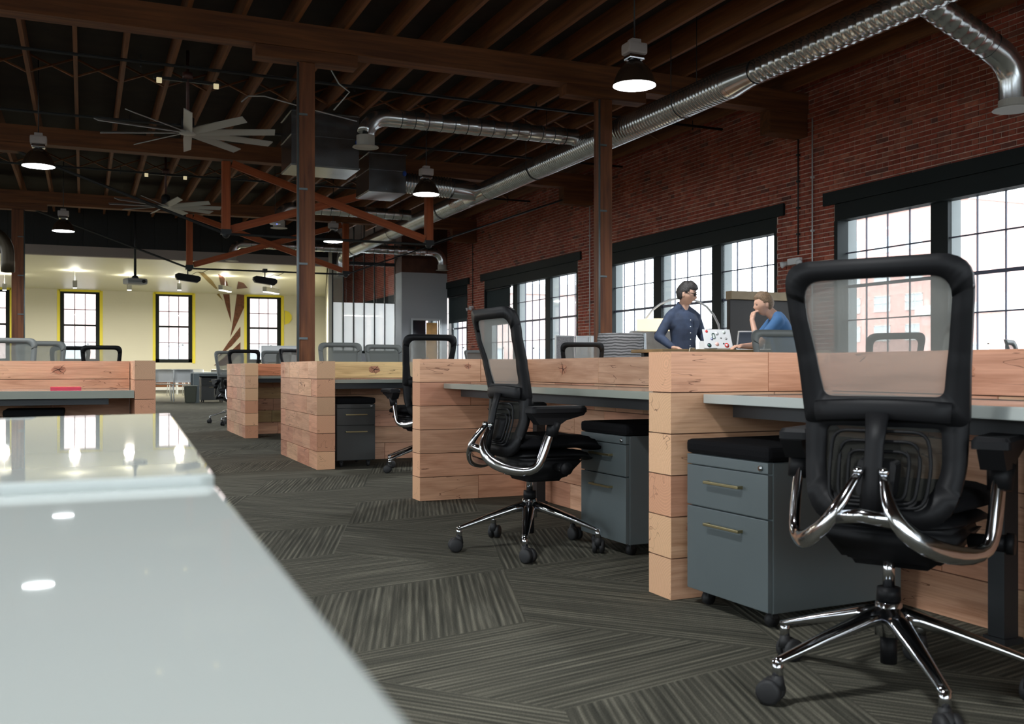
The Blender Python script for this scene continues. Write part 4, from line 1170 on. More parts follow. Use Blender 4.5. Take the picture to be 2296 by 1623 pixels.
fan('farther ten-blade ceiling fan beyond the second beam', 1.57, 21.67, 4.22, 1.10, math.radians(28))

# ================================================================ CREAM ROOM FITTINGS
def hang_bar(label, px_, py, Y, w, h, d, rz, lit=True):
    x = xat(px_, Y); z = zat(py, x, Y); t = thing('pendant_light', label, 'lamp', (x, Y, z), rz)
    MB().box(-w/2, w/2, -d/2, d/2, 0, h, 0, .006).build('housing', mat('pendant_grey', (.22, .22, .21), .5), t)
    MB().box(-w/2+.01, w/2-.01, -d/2+.01, d/2-.01, -.012, -.0005).build('diffuser_panel', mat('pendant_glow', (1, 1, 1), .5, emit=((1, .96, .86), 9.0)), t)
    for (zz, rx, e_) in ((-.014, 0, 230), (h+.01, pi, 8)):
        dd = bpy.data.lights.new('pendant_light_source', 'AREA'); dd.shape = 'DISK'; dd.size = .3; dd.energy = e_; dd.color = (1, .95, .80)
        lo = bpy.data.objects.new('pendant_light_source', dd); COL.objects.link(lo); lo.parent = t; lo.location = (0, 0, zz); lo.rotation_euler = (rx, 0, 0)
    MB().cyl((0, 0, h), (0, 0, RZ-z-.02), .006, 6).lathe([(.05, RZ-z-.02), (.05, RZ-z-.001)], n=16).build('hanging_rod', WHITEM, t)
hang_bar('small square pendant light left of the first sash window', 168, 645, 33, .12, .22, .12, .1)
hang_bar('small bright pendant light under the projector', 290, 650, 34, .12, .20, .12, .3)
hang_bar('small pendant light above the second sash window', 402, 650, 34, .12, .22, .12, -.2)
hang_bar('bar-shaped pendant light in front of the brown mural', 505, 652, 33, .14, .16, .8, -.5)
hang_bar('bar-shaped pendant light right of the mural, above the right-hand sash window', 608, 656, 33, .14, .16, 1.0, -.6)

hang_bar('small pendant light added far left in the cream room', 10, 650, 35, .12, .2, .12, 0)  # this pendant and the next are added to brighten the cream room
hang_bar('unseen pendant light added at the left end of the cream room', -150, 650, 33, .12, .2, .8, .5)
Y = 28.2; x = xat(303, Y); z = zat(638, x, Y)
t = thing('projector', 'white projector hanging on a black pole before the cream room', 'projector', (x, Y, z), .3)
MB().box(-.27, .27, -.20, .20, 0, .16, 0, .05).build('casing', mat('projector_white', (.42, .42, .40), .5), t)
MB().box(-.25, .25, -.205, -.198, .05, .10).build('vent', GREYP, t)
MB().cyl((.15, -.20, .08), (.15, -.24, .08), .045, 16).build('lens', DARKMETAL, t)
MB().cyl((0, 0, .16), (0, 0, 5.3-z), .035, 12).lathe([(.10, .16), (.06, .24)], n=16).build('mount_pole', DARKMETAL, t)
for px_, lab in ((421, 'black line speaker hanging left on the black rod'), (594, 'black line speaker hanging right on the black rod')):
    Y = 25.7; x = xat(px_, Y); z = 3.10
    t = thing('line_speaker', lab, 'speaker', (x, Y, z), .05)
    o = MB().prism([(-.30, -.02), (-.24, -.085), (.24, -.085), (.30, -.02), (.30, .05), (.24, .085), (-.24, .085), (-.30, .05)], -.08, .08, 0, Matrix(((1,0,0,0),(0,0,1,0),(0,1,0,0),(0,0,0,1)))).build('speaker_box', BLACKP, t); o.rotation_euler = (0, .12, 0)
    MB().cyl((0, 0, .08), (0, 0, .27), .014, 8).box(-.05, .05, -.07, .07, .21, .30).build('clamp', DARKMETAL, t)
    MB().sweep([(.1, 0, .09), (.22, .02, .16), (.35, .02, .15), (.5, .01, .23)], .006, 6).build('cable', RUBBER, t)
t = thing('wireless_access_point', 'round white ceiling disc with a tiny blue light, left of the middle column', 'access point', (xat(617, 20.6), 20.6, zat(504, xat(617, 20.6), 20.6)))
MB().lathe([(.05, 0), (.11, .012), (.115, .03), (.09, .045)], n=24).build('disc', WHITEP, t)
MB().ball((.02, -.09, .008), .012).build('status_light', mat('blue_led', (0, 0, .1), .4, emit=((.1, .15, 1), 4)), t)
MB().cyl((0, 0, .045), (0, 0, 5.3-t.location.z), .006, 6).build('hanging_rod', DARKMETAL, t)
# swooping grey cables near the plenum
for pts, lab in ((((2.05, 14.3, 4.62), (2.25, 15.0, 4.90), (2.5, 15.1, 4.95), (3.2, 15.15, 4.84), (3.95, 15.2, 4.74)), 'pale looping cable running left of the middle column'), (((3.1, 13.4, 4.98), (3.25, 13.5, 4.80), (3.4, 13.5, 4.70), (3.2, 13.6, 4.45)), 'pale cable curling down right of the middle column')):
    tag(MB().sweep(pts, .010, 6).build('ceiling_cable', WHITEM), lab, 'cable')

# emergency lights
def emerg(label, px_, py, big):
    Y = yat(px_, WX); z = zat(py, WX, Y); t = thing('emergency_light', label, 'lamp', (WX-.008, Y, z))
    MB().box(-.07, -.0005, -.14*big, .14*big, -.05, .05, 0, .012).build('housing', WHITEP, t)
    for s in (-1, 1):
        MB().sweep([(-.05, s*.16*big, -.02), (-.10, s*.19*big, -.035), (-.13, s*.20*big, -.045)], [.025, .045, .05], 16).build('lamp_head', WHITEP, t)
emerg('white twin-head emergency light on the brick pier above the seated man', 1787, 586, 1.0)
emerg('small white emergency light on the far brick pier', 1060, 690, .8)

# ================================================================ BACKGROUND FURNITURE
# training tables and white shell chairs in the far left
def simple_table(label, x, y, w, d, z, lt=.10, rz=0, top=WHITETOP, leg=GREYMETAL):
    t = thing('table', label, 'table', (x, y, 0), rz)
    MB().box(-w/2, w/2, -d/2, d/2, z-.035, z, 0, .004).build('table_top', top, t)
    MB().box(-w/2+.05, w/2-.05, -d/2+.04, d/2-.04, z-.10, z-.0355).build('apron', leg, t)
    for sx_ in (-1, 1):
        for sy in (-1, 1): MB().box(sx_*(w/2-.06)-lt/2, sx_*(w/2-.06)+lt/2, sy*(d/2-.07)-lt/2, sy*(d/2-.07)+lt/2, 0, z-.036).build('leg', leg, t)
    return t
tx, ty = pd(500, 24.6)
simple_table('grey-legged table with a pale top beyond the aisle, beside the waste bin', tx+.1, ty+.3, 1.6, .75, .76, .14)
tx2, ty2 = pd(478, 24.7); pedestal('dark drawer pedestal under the grey-legged table beyond the aisle', (tx2, ty2+.02, 0), pi/2, .55, .5, DARKG, .62)
t = thing('waste_bin', 'dark waste bin with a light rim beside the grey-legged table', 'bin', (*pd(427, 24.2), 0))
bm = bmesh.new(); bmesh.ops.create_cube(bm, size=1)
for v in bm.verts: s = 1 if v.co.z > 0 else .82; v.co = Vector((v.co.x*.30*s, v.co.y*.22*s, .42 if v.co.z > 0 else 0))
bmesh.ops.bevel(bm, geom=list(bm.edges), offset=.02, segments=2, affect='EDGES')
MB().bm(bm).build('bin_body', mat('bin_olive', (.04, .045, .03), .5), t)
MB().box(-.16, .16, -.12, .12, .41, .435, 0, .01).build('bin_rim', mat('bin_rim_grey', (.22, .23, .19), .5), t)
for k, (px_, d, lab) in enumerate(((470, 33, 'long white folding table behind the white shell chairs'), (390, 34, 'second white folding table farther back before the cream wall'))):
    x, y = pd(px_, d); simple_table(lab, x, y, 2.2, .6, .74, .04, 0, WHITETOP, WHITEM)
def shell_chair(label):
    t = thing('shell_chair', label, 'chair'); W = .23
    def sheet(prof, wd, th=.012):
        m = MB(); vs = []
        for x, z in prof:
            for s in (-1, -.5, 0, .5, 1): vs.append((x+.03*s*s, s*wd, z+.0*s))
        n = len(prof); o = len(vs); vs += [(x-th, y, z-th) for x, y, z in vs]; fs = []
        for i in range(n-1):
            for j in range(4):
                a = i*5+j; fs.append((a, a+5, a+6, a+1)); fs.append((o+a, o+a+1, o+a+6, o+a+5))
        bd = [i*5 for i in range(n)]+[(n-1)*5+j for j in range(1, 5)]+[i*5+4 for i in range(n-2, -1, -1)]+[j for j in range(3, 0, -1)]
        for a, b in zip(bd, bd[1:]+bd[:1]): fs.append((a, b, o+b, o+a))
        return m.add(vs, fs, 0, True)
    sheet([(.22, .43), (.12, .45), (0, .445), (-.12, .44), (-.19, .45)], W).build('seat', WHITEP, t)
    sheet([(-.20, .50), (-.215, .58), (-.235, .70), (-.26, .83)], W).build('backrest', WHITEP, t)
    for s in (-1, 1):
        MB().sweep([(-.245, s*.235, .80), (-.20, s*.235, .46), (-.10, s*.235, .43), (.20, s*.23, .42)], .010, 8).build('side_frame', WHITEM, t)
        MB().cyl((.18, s*.225, .42), (.24, s*.24, 0), .010, 8).build('leg', WHITEM, t)
        MB().cyl((-.14, s*.225, .43), (-.22, s*.24, 0), .010, 8).build('leg', WHITEM, t)
    return t
sc0 = None
for px_, d, rz, lab in ((409, 25.4, 92, 'white shell chair nearest the waste bin'), (366, 25.9, 96, 'white shell chair second from the waste bin'), (322, 25.5, 90, 'white shell chair just right of the timber end post'),
                        (395, 31.0, -85, 'white shell chair across the folding table, left one'), (440, 31.5, -92, 'white shell chair across the folding table, right one'), (490, 30.0, 88, 'white shell chair behind the grey-legged table')):
    x, y = pd(px_, d)
    if sc0 is None: sc0 = shell_chair(lab); sc0.location = (x, y, 0); sc0.rotation_euler[2] = math.radians(rz)
    else: copy_tree(sc0, (x, y, 0), math.radians(rz), lab)
# whiteboards and panels
def board(label, px0, px1, py0, py1, Y, m, name='whiteboard', cat='whiteboard', frame=WHITEM):
    x0 = xat(px0, Y); x1 = xat(px1, Y); z1 = zat(py0, (x0+x1)/2, Y); z0 = zat(py1, (x0+x1)/2, Y)
    t = thing(name, label, cat, (x0, Y, 0)); w = x1-x0
    MB().box(.02, w-.02, -.012, .012, z0+.02, z1-.02).build('panel', m, t)
    MB().box(0, w, -.02, .02, z1-.02, z1).box(0, w, -.02, .02, z0, z0+.02).box(0, .02, -.02, .02, z0+.02, z1-.02).box(w-.02, w, -.02, .02, z0+.02, z1-.02).build('frame', frame, t)
    for x in (.1, w-.1): MB().box(x-.02, x+.02, -.02, .02, .03, z0).box(x-.02, x+.02, -.25, .25, 0, .03).build('stand_leg', frame, t)
    return t
board('wide white board standing left of the dark middle column', 586, 700, 775, 812, 19.5, WHITEP)
board('speckled grey privacy panel left of the chair by the honey-coloured column', 1245, 1287, 752, 812, 15.6, mat('speckled_felt', (.34, .33, .34), .9, noise=.3, nscale=60), 'privacy_panel', 'panel')
board('white panel behind the chair by the honey-coloured column', 1292, 1322, 753, 812, 15.9, WHITEP, 'privacy_panel', 'panel')
board('narrow white panel just left of the honey-coloured column', 1325, 1334, 753, 812, 16.1, WHITEP, 'privacy_panel', 'panel')
# lounge seat and pale booth behind the standing man
t = thing('lounge_booth', 'high pale marbled booth back behind the standing man', 'sofa', (0, 0, 0))
Y = 12.9; xa_ = xat(1418, Y); xb_ = xat(1520, Y); zt_ = zat(741, xa_, Y)
MB().box(xa_, xb_, Y, Y+.12, .08, zt_, 0, .03).build('booth_back', mat('marbled_felt', (.50, .50, .50), .9, noise=.25, nscale=4), t)
MB().box(xa_, xb_, Y-.7, Y-.001, .10, .44, 0, .05).build('booth_seat', mat('booth_grey', (.2, .21, .22), .9), t)
for x in (xa_+.1, xb_-.1): MB().box(x-.03, x+.03, Y-.6, Y-.54, 0, .10).box(x-.03, x+.03, Y+.03, Y+.09, 0, .08).build('leg', DARKMETAL, t)
def wave_mat():
    k = NT('striped_moire_fabric'); tc = k.n('TexCoord'); w = k.n('TexWave', Scale=9.0, Distortion=3.0); w.bands_direction = 'Z'; k.l(tc.outputs['Object'], w.inputs['Vector'])
    k.l(k.ramp(w.outputs['Fac'], [(0, (.05, .05, .05)), (1, (.26, .25, .25))]), k.b.inputs['Base Color']); k.b.inputs['Roughness'].default_value = .9; return k.m
t = thing('striped_lounge_chair', 'round-backed dark striped chair with a grey shell, right of the honey-coloured column', 'chair', (*pd(1392, 12.0), 0), .25)
zz = zat(748, *pd(1392, 12.0))
m = MB(); vs = []; n = 16
for i in range(n+1):
    a = math.radians(150+ (i/n)*150)
    for z, rr_ in ((.40, .27), (.8, .29), (zz-.06, .295), (zz, .28)): vs.append((rr_*math.cos(a), rr_*math.sin(a), z))
o = len(vs); vs += [(x*.88, y*.88, z-.005) for x, y, z in vs]; fs = []
for i in range(n):
    for j in range(3): a = i*4+j; fs.append((a, a+4, a+5, a+1)); fs.append((o+a, o+a+1, o+a+5, o+a+4))
    fs.append((i*4+3, i*4+7, o+i*4+7, o+i*4+3)); fs.append((i*4, o+i*4, o+i*4+4, i*4+4))
fs.append((0, 1, o+1, o)); fs.append((1, 2, o+2, o+1)); fs.append((2, 3, o+3, o+2))
e_ = n*4; fs += [(e_, o+e_, o+e_+1, e_+1), (e_+1, o+e_+1, o+e_+2, e_+2), (e_+2, o+e_+2, o+e_+3, e_+3)]
m.add(vs, fs, 0, True).build('curved_back', wave_mat(), t)
MB().lathe([(.25, .36), (.255, .40), (.25, .46)], n=24).build('seat', BLACKF, t)
vs = []; n = 10
for i in range(n+1):
    a = math.radians(-62+ (i/n)*62)
    for z, rr_ in ((.42, .29), (.85, .315), (zz+.0, .305)): vs.append((rr_*math.cos(a), rr_*math.sin(a), z))
o = len(vs); vs += [(x*.92, y*.92, z) for x, y, z in vs]; fs = []
for i in range(n):
    for j in range(2): a = i*3+j; fs.append((a, a+3, a+4, a+1)); fs.append((o+a, o+a+1, o+a+4, o+a+3))
    fs.append((i*3+2, i*3+5, o+i*3+5, o+i*3+2)); fs.append((i*3, o+i*3, o+i*3+3, i*3+3))
fs += [(0, 1, o+1, o), (1, 2, o+2, o+1)]; e_ = n*3; fs += [(e_, o+e_, o+e_+1, e_+1), (e_+1, o+e_+1, o+e_+2, e_+2)]
MB().add(vs, fs, 0, True).build('grey_shell', mat('grey_shell_plastic', (.30, .33, .35), .35), t)
for k in range(4): a = pi/4+k*pi/2; MB().cyl((.15*math.cos(a), .15*math.sin(a), .36), (.28*math.cos(a), .28*math.sin(a), 0), .012, 8).build('leg', CHROME, t)
# display screen with a tan hood
Y = 11.6; x0 = xat(1637, Y); x1 = xat(1775, Y); zb_ = zat(742, x0, Y); zm_ = zat(671, x0, Y); zt_ = zat(652, x0, Y)
t = thing('media_wall', 'dark brown panel with a tan top band behind the seated man', 'panel', (x0, Y, 0), 0)
MB().box(0, x1-x0, 0, .08, .25, zm_, 0, .006).build('dark_panel', mat('dark_brown_panel', (.012, .007, .004), .6), t)
MB().box(-.005, x1-x0+.01, -.04, .10, zm_, zt_, 0, .006).build('tan_band', mat('tan_band', (.27, .20, .12), .7, noise=.1), t)
for x in (.1, x1-x0-.1): MB().box(x-.03, x+.03, -.2, .28, 0, .04).box(x-.03, x+.03, .01, .07, .04, .25).build('leg', DARKMETAL, t)
# arc lamp
Y = 12.2
def w3(px_, py): x = xat(px_, Y); return (x, Y, zat(py, x, Y))
t = thing('arc_lamp', 'white arc floor lamp with a drum shade behind the standing man', 'lamp')
pts = [w3(1616, 760), w3(1611, 728), w3(1600, 706), w3(1585, 688), w3(1566, 676), w3(1545, 669), w3(1520, 669), w3(1500, 673), w3(1480, 682), w3(1462, 696), w3(1449, 714)]
pts = [(pts[0][0]+.02, Y, .06)]+pts
MB().sweep(pts, .016, 10).build('arc_pole', mat('lamp_white_steel', (.8, .8, .8), .3), t)
MB().lathe([(.17, 0), (.17, .04), (.03, .06)], (pts[0][0], Y, 0), 24).build('lamp_base', WHITEM, t)
sx_ = w3(1470, 727); h0 = w3(1470, 741)[2]; h1 = w3(1470, 716)[2]
MB().sweep([(sx_[0], Y, h0), (sx_[0], Y, h1)], .27, 32, 0, False).sweep([(sx_[0], Y, h1), (sx_[0], Y, h1+.001)], [.27, .02], 32, 0, False).build('drum_shade', mat('warm_shade', (.85, .75, .55), .7, emit=((1.0, .80, .50), 1.1)), t)
MB().cyl((sx_[0], Y, h0-.02), (sx_[0], Y, h0-.06), .02, 10).build('pull_switch', DARKMETAL, t)

# standing-height worktable
TX0, TX1, TY0, TY1, TZ = 5.54, 7.75, 8.80, 9.45, 1.055
t = thing('standing_worktable', 'brown standing-height worktable in front of the two men', 'table', (TX0, TY0, 0))
MB().box(0, TX1-TX0, 0, TY1-TY0, TZ-.035, TZ, 0, .004).build('table_top', mat('worn_wood_top', (.24, .15, .06), .5, noise=.2, nscale=5), t)
for x in (.12, TX1-TX0-.12):
    for y in (.1, TY1-TY0-.1): MB().box(x-.03, x+.03, y-.03, y+.03, 0, TZ-.036).build('leg', DARKMETAL, t)
MB().box(.1, TX1-TX0-.1, TY1-TY0-.12, TY1-TY0-.08, .3, .36).build('foot_rail', DARKMETAL, t)
# laptops
def laptop(label, px_, Yc, rz, tilt, lidm, scrm, stickers=False):
    x = xat(px_, Yc); t = thing('laptop', label, 'laptop', (x, Yc, TZ+.0005), rz)   # hinge along local x, screen opens to +y side
    MB().box(-.165, .165, 0, .23, 0, .014, 0, .004).build('base', lidm, t)
    kb = MB()
    for i in range(10):
        for j in range(4): kb.box(-.135+i*.027, -.113+i*.027, .04+j*.022, .058+j*.022, .0142, .0165)
    kb.build('keyboard', BLACKP, t)['kind'] = 'stuff'
    lid = empty('lid', (0, .0, .012), 0, t); lid.rotation_euler = (tilt, 0, 0)
    p = MB().box(-.165, .165, -.004, .004, 0, .225, 0, .003).build('lid_shell', lidm, lid)
    MB().box(-.150, .150, .0042, .0050, .012, .212).build('screen', scrm, lid)
    if stickers:
        k = 0
        for (sx, sz, r, c, c2) in ((-.115, .035, .026, (.02, .03, .04), (.05, .2, .15)), (.095, .035, .028, (.65, .05, .05), (.85, .85, .8)), (-.07, .11, .016, (.12, .14, .3), (.6, .6, .7)), (-.118, .200, .017, (.75, .05, .05), None),
                                 (.09, .19, .02, (.55, .62, .55), (.75, .75, .75)), (.10, .115, .014, (.3, .3, .3), (.8, .8, .8)), (.04, .12, .011, (.25, .25, .25), None), (0, .175, .022, (.62, .64, .66), (.8, .8, .8)), (-.02, .05, .024, (.8, .5, .45), None), (.06, .055, .010, (.05, .05, .05), None)):
            m = MB().cyl((sx, -.0042, sz), (sx, -.0052, sz), r, 20); q = m.build('sticker', mat('sticker_%02d' % k, c, .4), lid)
            if c2: MB().cyl((sx, -.0053, sz), (sx, -.0060, sz), r*.45, 16).build('sticker_centre', mat('sticker_c%02d' % k, c2, .4), lid)
            k += 1
        rr_ = rpoly([(-.016, -.030), (.016, -.030), (.016, .030), (-.016, .030)], .014, 4)
        MB().sweep([(a-.045, -.0052, b+.145) for a, b in rr_+rr_[:1]], .0045, 6, cap=False).build('letter_o_sticker', mat('sticker_green', (.02, .07, .05), .4), lid)
SCR = mat('dim_screen', (.03, .035, .04), .2)
laptop('white laptop with round stickers on its lid, facing the viewer with its back', 1613, 8.92, math.radians(-8), math.radians(-22), WHITEP, SCR, True)
laptop('open white laptop with a dark blue screen, right of the stickered one', 1682, 9.28, math.radians(160), math.radians(-22), mat('bright_white_shell', (.9, .92, .93), .4), mat('blue_grey_screen', (.07, .09, .13), .3), False)
xx_ = xat(1583, 9.25)
t = thing('white_box', 'small tilted white box left of the stickered laptop', 'box', (xx_, 9.25, TZ+.001), .5)
MB().box(-.08, .08, -.05, .05, 0, .10, 0, .006).build('carton', WHITEP, t); MB().box(-.081, .081, -.015, .015, .1001, .1015).build('tape_strip', GREYP, t)
t = thing('cable_bundle', 'loose pale cable hanging over the front edge of the brown worktable', 'cable', (xat(1545, 8.79), 8.79, TZ))
MB().sweep([(.25, .3, .008), (.15, .12, .01), (.02, .01, .012), (0, -.012, -.005), (-.012, -.014, -.05)], .005, 6).build('cord', mat('tan_cord', (.5, .42, .3), .5), t)
MB().sweep([(.30, .16, .012), (.38, .10, .012), (.46, .14, .012), (.40, .2, .012)], .006, 6).build('plug_lead', GREYP, t)
def stool(label, x, y):
    t = thing('bar_stool', label, 'stool', (x, y, 0))
    MB().lathe([(.17, .72), (.18, .74), (.18, .765), (.16, .78)], n=24).build('seat', BLACKF, t)
    for k in range(4): a = pi/4+k*pi/2; MB().cyl((.12*math.cos(a), .12*math.sin(a), .72), (.22*math.cos(a), .22*math.sin(a), 0), .012, 8).build('leg', CHROME, t)
    MB().sweep([(.18*math.cos(a), .18*math.sin(a), .28) for a in [i*pi/8 for i in range(17)]], .009, 6, cap=False).build('foot_ring', CHROME, t)
t = thing('added_pane_lamp', 'added unseen lamp behind the frosted lower panes of the glass wall, to whiten them', 'lamp', (8.2, 31.0, 2.55))  # added source, hidden from view, that makes the frosted panes glow
MB().box(-.6, .6, -.08, .08, 0, .05, 0, .005).build('housing', WHITEM, t)
MB().box(-.58, .58, -.07, .07, -.012, -.0005).build('diffuser_panel', MATS['pendant_glow'], t)
MB().cyl((-.5, 0, .05), (-.5, 0, 5.3-2.55), .006, 6).build('hanging_rod', DARKMETAL, t); MB().cyl((.5, 0, .05), (.5, 0, 5.3-2.55), .006, 6).build('hanging_rod', DARKMETAL, t)
d = bpy.data.lights.new('added_pane_light', 'POINT'); d.energy = 420; d.shadow_soft_size = .15; d.color = (.93, .97, 1)
o = bpy.data.objects.new('added_pane_light', d); COL.objects.link(o); o.parent = t; o.location = (0, 0, -.25)
# ================================================================ PEOPLE
SKIN = mat('skin', (.60, .36, .26), .55); SKIN2 = mat('skin_warm', (.58, .33, .23), .55)
HAIRD = mat('dark_hair', (.018, .014, .012), .6, bump=.5, nscale=90); HAIRB = mat('sandy_brown_hair', (.17, .105, .058), .65, bump=.5, nscale=90, noise=.5)
SHIRT = mat('navy_chambray', (.030, .045, .085), .8, noise=.25, nscale=12, bump=.3); TEE = mat('blue_tee', (.045, .125, .27), .85)
TROUS = mat('dark_trousers', (.03, .03, .035), .85); SHOE = mat('brown_shoe', (.05, .03, .02), .5)

def head_mb(M, k=1.0):
    bm = bmesh.new(); bmesh.ops.create_uvsphere(bm, u_segments=36, v_segments=28, radius=1)
    G = lambda a, b, s: math.exp(-((a-b)/s)**2)
    for v in bm.verts:
        x, y, z = v.co
        X, Y_, Z = x*.098, y*.077, z*.122
        if z < 0:
            j = (-z); Y_ *= 1-.34*j**1.6
            if x < 0: X *= 1-.55*j**1.2
            else: X *= 1-.10*j
        if x > 0:
            f = x
            X += f*(.026*G(y, 0, .17)*G(z, -.20, .17)+.010*G(y, 0, .12)*G(z, .0, .2))         # nose
            X -= f*.011*(G(y, .36, .2)+G(y, -.36, .2))*G(z, .04, .13)                          # sockets
            X += f*.006*G(z, .24, .12)*G(y, 0, .6)                                             # brow
            X += f*.008*G(y, 0, .28)*(G(z, -.47, .06)+G(z, -.58, .06))                         # lips
            X -= f*.004*G(y, 0, .3)*G(z, -.525, .03)
            X += f*.012*G(y, 0, .3)*G(z, -.84, .14)                                            # chin
            Y_ *= 1+.05*G(z, -.15, .2)
        v.co = Vector((X, Y_, Z))*k
    mb = MB(); mb.bm(bm, 0, True, M)
    for s in (-1, 1):
        b2 = bmesh.new(); bmesh.ops.create_uvsphere(b2, u_segments=12, v_segments=10, radius=1)
        for v in b2.verts: v.co = Vector((v.co.x*.017-.008+.004*v.co.z, s*(.077)+v.co.y*.008+s*.006*(-v.co.x), v.co.z*.031-.012))*k
        mb.bm(b2, 0, True, M)
    return mb
def hair_mb(M, k=1.0, front=.45, quiff=.02):
    bm = bmesh.new(); bmesh.ops.create_uvsphere(bm, u_segments=36, v_segments=28, radius=1)
    for v in bm.verts:
        x, y, z = v.co
        hl = front if x > .55 else (lerp(-.55, front, max(0, (x+.35)/.9)) if x > -.35 else -.55)
        if abs(y) > .75 and -.25 < x < .35: hl = max(hl, .02)
        g = 1.09+.03*math.sin(9*x+5*y)*z if z > hl else .90
        X, Y_, Z = x*.098, y*.077, z*.122
        if z < 0:
            Y_ *= 1-.30*(-z)**1.6
            if x < 0: X *= 1-.45*(-z)**1.2
        X, Y_, Z = X*g, Y_*g, Z*(g+.03 if z > .3 else g)
        if z > front and x > 0: Z += quiff*x*(z); X += quiff*.5*x
        v.co = Vector((X, Y_, Z))*k
    return MB().bm(bm, 0, True, M)
def hand_parts(mb, w, d, nrm, side, curl=.5, sc=1.0):
    """palm + four fingers + thumb; w wrist, d finger direction, nrm back-of-hand normal"""
    w = Vector(w); d = Vector(d).normalized(); nrm = Vector(nrm); nrm = (nrm-d*nrm.dot(d)).normalized(); lat = d.cross(nrm)*side
    mb.sweep([w-d*.02, w+d*.02, w+d*.055, w+d*.088], [(.018*sc, .026*sc), (.015*sc, .034*sc), (.014*sc, .040*sc), (.011*sc, .037*sc)], 12) if False else None
    for t_, r in ((.0, .024), (.03, .026), (.06, .024)):
        for q in (-.5, .5): mb.ball(tuple(w+d*(t_+.012)+lat*(q*.032)), r*.82*sc, 0, 10)
    L = [.068, .078, .072, .055]
    for i in range(4):
        b = w+d*.082+lat*((i-1.5)*-.0195*sc); p = b-d*.03; c = curl*(.9+.08*i); dd = d; pts = [p, b]; rr_ = [.0095, .0095]
        for q, f in ((.45, .0088), (.32, .008), (.23, .0068)):
            dd = (dd*math.cos(c*.8)-nrm*math.sin(c*.8)).normalized(); nn = dd
            pts.append(pts[-1]+dd*L[i]*q*sc); rr_.append(f)
            nrm2 = nrm
        mb.sweep(pts, [r*sc for r in rr_], 8)
    b = w+d*.02+lat*.030
    mb.sweep([b-lat*.012, b+lat*.012+d*.018-nrm*.006, b+lat*.022+d*.042-nrm*.012, b+lat*.020+d*.062-nrm*.016], [.013*sc, .012*sc, .010*sc, .0075*sc], 8)
def remeshed(mb, name, m, parent, vox=.009, sm=3):
    o = mb.build(name, m, parent)
    md = o.modifiers.new('r', 'REMESH'); md.mode = 'VOXEL'; md.voxel_size = vox; md.use_smooth_shade = True
    s = o.modifiers.new('s', 'SMOOTH'); s.factor = .5; s.iterations = sm
    bpy.context.view_layer.update()
    dg = bpy.context.evaluated_depsgraph_get(); me = bpy.data.meshes.new_from_object(o.evaluated_get(dg)); o.modifiers.clear(); o.data = me
    if not me.materials: me.materials.append(m)
    for p in me.polygons: p.use_smooth = True
    return o
def seg(mb, a, b, r0, r1, n=5, w=1.0):
    a = Vector(a); b = Vector(b)
    mb.sweep([a+(b-a)*(i/n) for i in range(n+1)], [(lerp(r0, r1, i/n), lerp(r0, r1, i/n)*w) for i in range(n+1)], 14)
    mb.ball(tuple(a), r0*.98, 0, 12); mb.ball(tuple(b), r1*.98, 0, 12)

